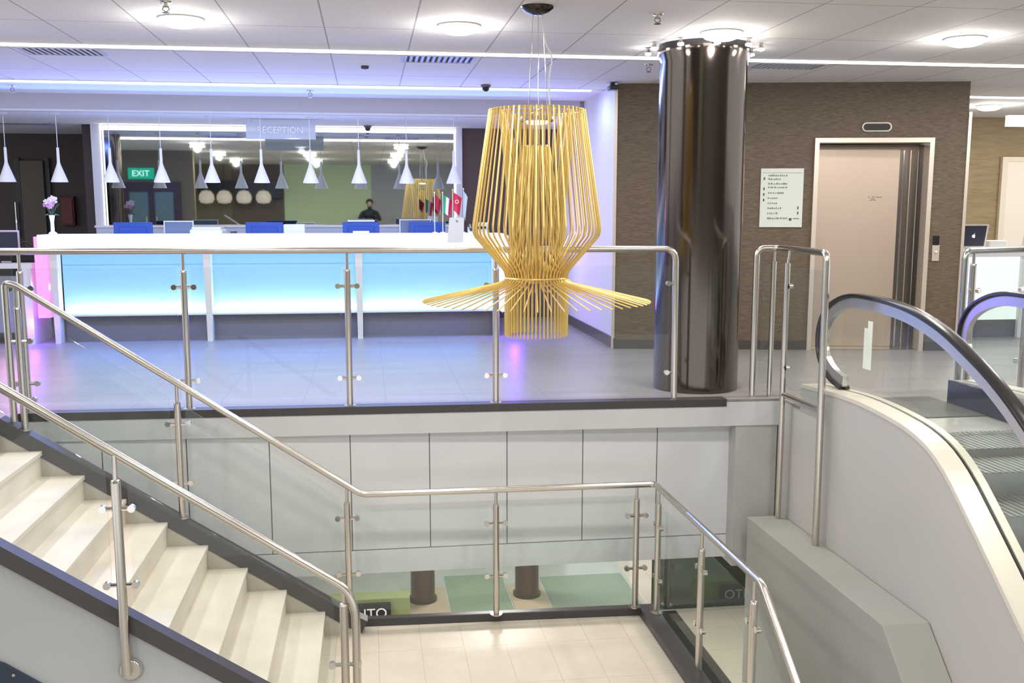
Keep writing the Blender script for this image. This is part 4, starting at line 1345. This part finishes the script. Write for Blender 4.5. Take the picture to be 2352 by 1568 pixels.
IN1 = offset_path(HS, 0.045)   # towards the inside
for xg, side in ((XG, 0), (XG2, 1)):
    lab = 'near' if side == 0 else 'far'
    sgn = 1
    # balustrade glass follows handrail and deck
    inner = offset_path(HS, 0.08)
    if sum(p[1] for p in inner) > sum(p[1] for p in HS):
        inner = offset_path(HS, -0.08)
        IN1 = offset_path(HS, -0.045)
    bm = B()
    top = [p for p in inner]
    bot = list(reversed(DK))
    bot = [p for p in bot if p[0] < 6.42]
    poly = top + [(1.6, -2.8)] + bot
    # build as strips: pair by y to keep clean
    n = 60
    def z_at(path, y):
        best = None
        for i in range(len(path) - 1):
            a, b = path[i], path[i + 1]
            lo, hi = min(a[0], b[0]), max(a[0], b[0])
            if lo <= y <= hi and hi > lo:
                t_ = (y - a[0]) / (b[0] - a[0])
                z = a[1] + t_ * (b[1] - a[1])
                if best is None or z > best:
                    best = z
        return best
    def z_low(path, y):
        best = None
        for i in range(len(path) - 1):
            a, b = path[i], path[i + 1]
            lo, hi = min(a[0], b[0]), max(a[0], b[0])
            if lo <= y <= hi and hi > lo:
                t_ = (y - a[0]) / (b[0] - a[0])
                z = a[1] + t_ * (b[1] - a[1])
                if best is None or z < best:
                    best = z
        return best
    rows = []
    ymax = max(p[0] for p in inner) - 0.004
    ys = [1.7 + (6.3 - 1.7) * k / 40 for k in range(41)] + [6.42 + (ymax - 6.42) * (1 - (1 - k / 14) ** 2) for k in range(15)]
    for y in ys:
        zt = z_at(inner, y)
        zb = z_at(DK, y) if y < 6.5 else max(z_at(DK, min(y, 6.79)), z_low(inner, y))
        if zt is None or zb is None:
            continue
        rows.append([bm.verts.new((xg + s * 0.005, y, z)) for s, z in ((-1, zb), (-1, zt), (1, zt), (1, zb))])
    for i in range(len(rows) - 1):
        for j in range(4):
            bm.faces.new((rows[i][j], rows[i][(j + 1) % 4], rows[i + 1][(j + 1) % 4], rows[i + 1][j]))
    gl = obj('glass_balustrade', bm, M_GLASS, es, smooth=False)
    # steel track under the handrail
    bm = B()
    sweep(bm, [(xg, y, z) for y, z in IN1], [(-0.020, -0.036), (0.020, -0.036), (0.020, 0.036), (-0.020, 0.036)])
    obj('handrail_track', bm, mat('satin_alloy', (0.66, 0.64, 0.66), 0.28, 0.8), es, smooth=False)
    bm = B()
    sweep(bm, [(xg, y, z) for y, z in HS], [(-0.040, -0.010), (-0.028, -0.016), (0.028, -0.016), (0.040, -0.010), (0.040, 0.006), (0.030, 0.015), (-0.030, 0.015), (-0.040, 0.006)])
    obj('handrail', bm, M_RUBBER, es)
    if side == 0:
        bm = B(); box(bm, xg - 0.0075, xg - 0.0055, 6.06, 6.165, 0.375, 0.64)
        box(bm, xg - 0.0075, xg - 0.0055, 6.06, 6.12, 0.64, 0.69)
        obj('sticker', bm, mat('white_sticker', (0.80, 0.86, 0.82), 0.6), gl, smooth=False)
# skirts inside
for xs_, nm in ((XG + 0.06, 'skirt_panel'), (XG2 - 0.075, 'skirt_panel')):
    bm = B()
    lowr = [(y, z - 0.45) for y, z in DK]
    prism(bm, [(y, z - 0.02) for y, z in DK] + list(reversed(lowr)), 'X', xs_, xs_ + 0.012)
    obj(nm, bm, mat('pale_skirt', (0.50, 0.51, 0.50), 0.35, 0.3), es, smooth=False)
bm = B()
prism(bm, [(6.80, 0.0), (6.80, 0.17), (6.1, 0.17), (5.45, 0.02), (5.3, -0.10), (5.7, -0.02)], 'X', XG2 - 0.095, XG2 - 0.07)
obj('newel_skirt', bm, M_NAVY, es, smooth=False)['label'] = 'navy plastic skirt at the far newel'
bm = B(); lathe(bm, [(0, -0.03), (0.02, -0.026), (0.028, -0.01), (0.028, 0.0)], (0, 0, 0), 16)
bm.transform(Matrix.Translation((XG2 - 0.095, 5.80, 0.05)) @ Matrix.Rotation(PI / 2, 4, 'Y'))
obj('sensor_light', bm, M_PAPER, es)
bm = B(); prism(bm, [(XG + 0.07, 6.302), (XG2 - 0.097, 6.302), (XG2 - 0.097, 7.04), (XG + 0.07, 7.04)], 'Z', 0.001, 0.006)
obj('entry_plate', bm, mat('dark_ribbed_plate', (0.11, 0.11, 0.105), 0.5), es, smooth=False)
bm = B(); box(bm, XG + 0.07, XG2 - 0.09, 5.86, 6.30, -0.03, -0.002)
for k in range(28):
    x = XG + 0.09 + k * (XG2 - XG - 0.2) / 28
    box(bm, x, x + 0.008, 5.80, 5.88, -0.012, -0.002)
obj('comb_plate', bm, mat('pale_comb_metal', (0.62, 0.61, 0.57), 0.35, 0.5), es, smooth=False)
M_TREAD = mat('ribbed_step_metal', (0.34, 0.35, 0.34), 0.4, 0.6)
yy, zz = 5.86, -0.01
for k in range(12):
    dz = [0.0, 0.05, 0.14, 0.2][min(k, 3)]
    z1 = zz - dz
    bm = B(); box(bm, XG + 0.075, XG2 - 0.078, yy - 0.40, yy, z1 - 0.04, z1 - 0.004)
    for q in range(20):
        x = XG + 0.09 + q * 0.04
        box(bm, x, x + 0.02, yy - 0.40, yy, z1 - 0.006, z1)
    box(bm, XG + 0.075, XG2 - 0.078, yy - 0.40, yy - 0.39, z1 - 0.26, z1 - 0.04)
    obj('step', bm, M_TREAD, es, smooth=False)
    yy -= 0.355; zz = z1 - (0.09 if k >= 3 else 0.0)
bm = B(); prism(bm, [(7.1, -0.2), (5.6, -0.3), (1.6, -3.38), (7.1, -3.38)], 'X', XC + 0.05, XG2 + 0.1)
obj('truss_body', bm, M_DGREY, es, smooth=False)

# railing right of the escalator
rg = thing('landing_railing', 'grey steel railing beside the far side of the escalator', 'railing', (4.7, 7.1, 0))
bm = B(); tube(bm, [(4.36, 6.98, 0), (4.36, 6.98, 1.10), (5.03, 7.25, 1.10), (5.03, 5.4, 1.10), (5.03, 5.4, 0)], 0.0235, 14, bend=0.06)
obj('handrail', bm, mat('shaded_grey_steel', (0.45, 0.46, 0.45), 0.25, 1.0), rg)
for (x, y) in ((4.46, 7.03), (5.03, 7.2)):
    post(rg, (x, y, 0.0), 1.09, r=0.024, neck=0.1, clamps=(0.80, 0.24), horiz=(-1, -0.3, 0))
pane(rg, (4.53, 7.06), (4.98, 7.2), 0.08, 1.0, 0.08, 1.0)
rg2 = thing('landing_railing', 'grey steel railing cut off by the right photo edge', 'railing', (5.4, 7.3, 0))
bm = B(); tube(bm, [(5.09, 7.25, 1.10), (7.5, 7.25, 1.10)], 0.0235, 14)
obj('handrail', bm, MATS['shaded_grey_steel'], rg2)
for x in (5.14, 6.2):
    post(rg2, (x, 7.25, 0.0), 1.09, r=0.024, neck=0.1, clamps=(0.86, 0.20))
pane(rg2, (5.19, 7.25), (6.15, 7.25), 0.08, 1.0, 0.08, 1.0)

# ------------------------------------------------------------------ laptop counter
lc = thing('laptop_counter', 'white counter with glowing white front beyond the escalator', 'counter', (7.2, 10.7, 0))
bm = B(); box(bm, 6.38, 9.4, 10.33, 10.95, 0.90, 0.975)
obj('countertop', bm, M_WLACQ, lc, bevel=0.005)
bm = B(); box(bm, 6.47, 9.3, 10.40, 10.44, 0.20, 0.90)
obj('lit_front', bm, emitter('lit_white_front', (0.93, 1.0, 0.93), 1.15), lc, smooth=False)
bm = B(); box(bm, 6.47, 9.3, 10.44, 10.9, 0.0, 0.20)
obj('plinth', bm, M_DGREY, lc, smooth=False)
for x in (6.41, 7.15, 9.3):
    bm = B(); box(bm, x, x + 0.05, 10.36, 10.40, 0, 0.90)
    obj('leg', bm, M_WLACQ, lc, smooth=False)


def laptop(x0, x1, y, z, lab, logo=True):
    t = thing('laptop', lab, 'laptop', ((x0 + x1) / 2, y, z), 'laptops on the lit counter')
    bm = B(); box(bm, x0, x1, y, y + 0.22, z, z + 0.018)
    obj('base', bm, M_PAPER, t, bevel=0.004)
    bm = B(); vs = box(bm, x0 - 0.01, x1 + 0.01, y - 0.012, y, z + 0.018, z + 0.275)
    for v in vs:
        if v.co.z > z + 0.1:
            v.co.y -= 0.05
            v.co.x += -0.0
    lid = obj('lid', bm, mat('silver_lid', (0.80, 0.78, 0.76), 0.35, 0.2), t, smooth=False)
    bm = B(); vs = box(bm, x0 + 0.012, x1 - 0.012, y - 0.014, y - 0.011, z + 0.035, z + 0.26)
    for v in vs:
        v.co.y -= 0.05 * (v.co.z - z - 0.018) / 0.257
    obj('lid_inlay', bm, M_NAVY, t, smooth=False)
    if logo:
        xc, zc = (x0 + x1) / 2 + 0.005, z + 0.145
        yl = y - 0.014 - 0.05 * (zc - z) / 0.257 - 0.002
        pts = []
        for k in range(28):
            a = 2 * PI * k / 28
            r = 0.020 * (1 - 0.14 * math.cos(2 * a + PI) * 0.3)
            if abs(a) < 0.5 or abs(a - 2 * PI) < 0.5:
                r *= 0.72
            if abs(a - PI / 2) < 0.3:
                r *= 0.85
            pts.append((xc + r * math.cos(a), zc + r * math.sin(a)))
        bm = B(); prism(bm, pts, 'Y', yl - 0.001, yl + 0.001)
        prism(bm, [(xc + 0.001, zc + 0.020), (xc + 0.010, zc + 0.026), (xc + 0.011, zc + 0.034), (xc + 0.003, zc + 0.029)], 'Y', yl - 0.001, yl + 0.001)
        obj('logo', bm, emitter('logo_white', (0.9, 0.92, 1.0), 1.3), lid, smooth=False)


laptop(6.48, 6.80, 10.55, 0.975, 'dark lidded laptop with glowing fruit logo on the lit counter')
laptop(7.27, 7.62, 10.55, 0.975, 'black laptop cut off by the right photo edge', logo=False)
t = thing('white_box', 'low white box between the two laptops', 'box', (6.97, 10.6, 0.975))
bm = B(); box(bm, 6.87, 7.08, 10.55, 10.72, 0.976, 1.07)
obj('box', bm, M_PAPER, t, bevel=0.01)
t = thing('lit_ceiling_sign', 'white glowing box sign hanging at the right edge near ceiling', 'sign', (7.6, 11.0, 2.5))
bm = B(); box(bm, 7.27, 8.2, 10.97, 11.03, 2.355, 2.48)
obj('housing', bm, mat('white_sign_box', (0.85, 0.88, 0.85), 0.4, emit=(0.95, 1, 1), es=0.6), t, smooth=False)
bm = B(); tube(bm, [(7.5, 11, 2.48), (7.5, 11, CZ)], 0.006, 6); tube(bm, [(8.0, 11, 2.48), (8.0, 11, CZ)], 0.006, 6)
obj('hanger', bm, M_STEEL, t)

# ------------------------------------------------------------------ lower storey: columns, pads, sign board
for i, x in enumerate((0.582, 1.89)):
    t = thing('lower_column', ['brown round column on the lower floor, left of the middle landing post', 'brown round column on the lower floor, right of the middle landing post'][i], 'column', (x, 12.1, FZ))
    bm = B(); lathe(bm, [(0.15, 0.02), (0.15, 3.2)], (x, 12.1, FZ), 32)
    obj('shaft', bm, mat('brown_column', (0.10, 0.065, 0.05), 0.25), t)
    bm = B(); lathe(bm, [(0, 0.0), (0.175, 0.0), (0.175, 0.05), (0.15, 0.055)], (x, 12.1, FZ), 32)
    obj('base_ring', bm, mat('dark_olive_base', (0.06, 0.055, 0.03), 0.4), t)
t = thing('shop_sign', 'black sign board with white letters ITO behind the landing kerb', 'sign', (0, 10.6, FZ))
bm = B(); box(bm, -0.55, 0.16, 10.6, 10.66, FZ, -2.825)
obj('board', bm, M_BLACK, t, smooth=False)
text('ITO', 0.155, (-0.01, 10.595, -2.928), M_PAPER, t)
bm = B(); box(bm, -0.55, 0.37, 10.67, 10.90, FZ, -2.79)
tag(obj('display_counter', bm, mat('olive_green_counter', (0.24, 0.28, 0.13), 0.4), smooth=False), 'low olive green counter behind the black letter sign', 'counter')

# ------------------------------------------------------------------ photographer behind the camera (seen in the mirror)
ph = thing('person', 'person in dark clothes bent to a tripod camera, reflected in the mirror', 'person', (0.05, -0.55, 0))


def skin(name, verts, edges, m, par, sub=2):
    me = bpy.data.meshes.new(name)
    base = wpos(par)
    me.from_pydata([tuple(Vector(v[:3]) - base) for v in verts], edges, [])
    me.materials.append(m)
    o = bpy.data.objects.new(name, me)
    COL.objects.link(o)
    o.parent = par
    k = o.modifiers.new('skin', 'SKIN')
    for i, v in enumerate(verts):
        me.skin_vertices[0].data[i].radius = (v[3], v[4] if len(v) > 4 else v[3])
    me.skin_vertices[0].data[0].use_root = True
    k.use_smooth_shade = True
    q = o.modifiers.new('subdivision', 'SUBSURF'); q.levels = sub; q.render_levels = sub
    return o


V = [(0.05, -0.60, 0.92, 0.15, 0.11), (0.05, -0.58, 1.10, 0.14, 0.10), (0.05, -0.53, 1.30, 0.17, 0.11), (0.05, -0.50, 1.40, 0.12, 0.08), (0.05, -0.47, 1.47, 0.05), (0.05, -0.44, 1.53, 0.055),
     (0.05, -0.43, 1.60, 0.082, 0.09), (0.05, -0.43, 1.69, 0.07, 0.08),
     (-0.14, -0.51, 1.37, 0.06), (-0.24, -0.42, 1.18, 0.045), (-0.10, -0.24, 1.28, 0.032), (-0.05, -0.20, 1.31, 0.03),
     (0.24, -0.51, 1.37, 0.06), (0.32, -0.42, 1.18, 0.045), (0.16, -0.24, 1.28, 0.032), (0.09, -0.20, 1.31, 0.03),
     (-0.05, -0.60, 0.84, 0.09), (-0.07, -0.56, 0.48, 0.062), (-0.08, -0.62, 0.09, 0.04), (-0.08, -0.48, 0.04, 0.035),
     (0.15, -0.60, 0.84, 0.09), (0.17, -0.56, 0.48, 0.062), (0.18, -0.62, 0.09, 0.04), (0.18, -0.48, 0.04, 0.035)]
Ed = [(0, 1), (1, 2), (2, 3), (3, 4), (4, 5), (5, 6), (6, 7), (3, 8), (8, 9), (9, 10), (10, 11), (3, 12), (12, 13), (13, 14), (14, 15), (0, 16), (16, 17), (17, 18), (18, 19), (0, 20), (20, 21), (21, 22), (22, 23)]
skin('body', V, Ed, mat('dark_clothing', (0.025, 0.025, 0.03), 0.8), ph)
SKIN = mat('skin_tone', (0.55, 0.36, 0.27), 0.6)
bm = B(); bmesh.ops.create_uvsphere(bm, u_segments=20, v_segments=14, radius=1, matrix=Matrix.Translation((0.05, -0.375, 1.605)) @ Matrix.Diagonal((0.062, 0.045, 0.085, 1)))
bmesh.ops.create_uvsphere(bm, u_segments=8, v_segments=6, radius=0.012, matrix=Matrix.Translation((0.05, -0.328, 1.60)))
obj('face', bm, SKIN, ph)
bm = B(); bmesh.ops.create_uvsphere(bm, u_segments=20, v_segments=14, radius=1, matrix=Matrix.Translation((0.05, -0.44, 1.65)) @ Matrix.Diagonal((0.095, 0.10, 0.085, 1)))
obj('hair', bm, mat('dark_hair', (0.02, 0.015, 0.012), 0.7), ph)
for sx in (-1, 1):
    for k in range(5):
        hv = [(0.02 + sx * 0.07, -0.20, 1.31, 0.012), (0.02 + sx * (0.055 - 0.004 * k), -0.175, 1.325 + 0.012 * k, 0.009), (0.02 + sx * (0.035), -0.15, 1.33 + 0.012 * k, 0.008)]
        skin('finger', hv, [(0, 1), (1, 2)], SKIN, ph, 1)
tc = thing('tripod_camera', 'black camera on a tripod in front of the person in the mirror', 'camera', (0.02, -0.14, 0))
bm = B(); box(bm, -0.05, 0.09, -0.17, -0.10, 1.30, 1.40); box(bm, 0.0, 0.04, -0.16, -0.11, 1.40, 1.425)
obj('camera_body', bm, M_BLACK, tc, bevel=0.008)
bm = B(); tube(bm, [(0.02, -0.135, 0.85), (0.02, -0.135, 1.30)], 0.016, 10)
obj('centre_column', bm, M_BLACK, tc)
for a in (PI / 2, PI / 2 + 2.2, PI / 2 - 2.2):
    bm = B(); tube(bm, [(0.02, -0.135, 0.98), (0.02 + 0.4 * math.cos(a), -0.135 + 0.3 * math.sin(a), 0.012)], 0.012, 8)
    obj('leg', bm, M_BLACK, tc)
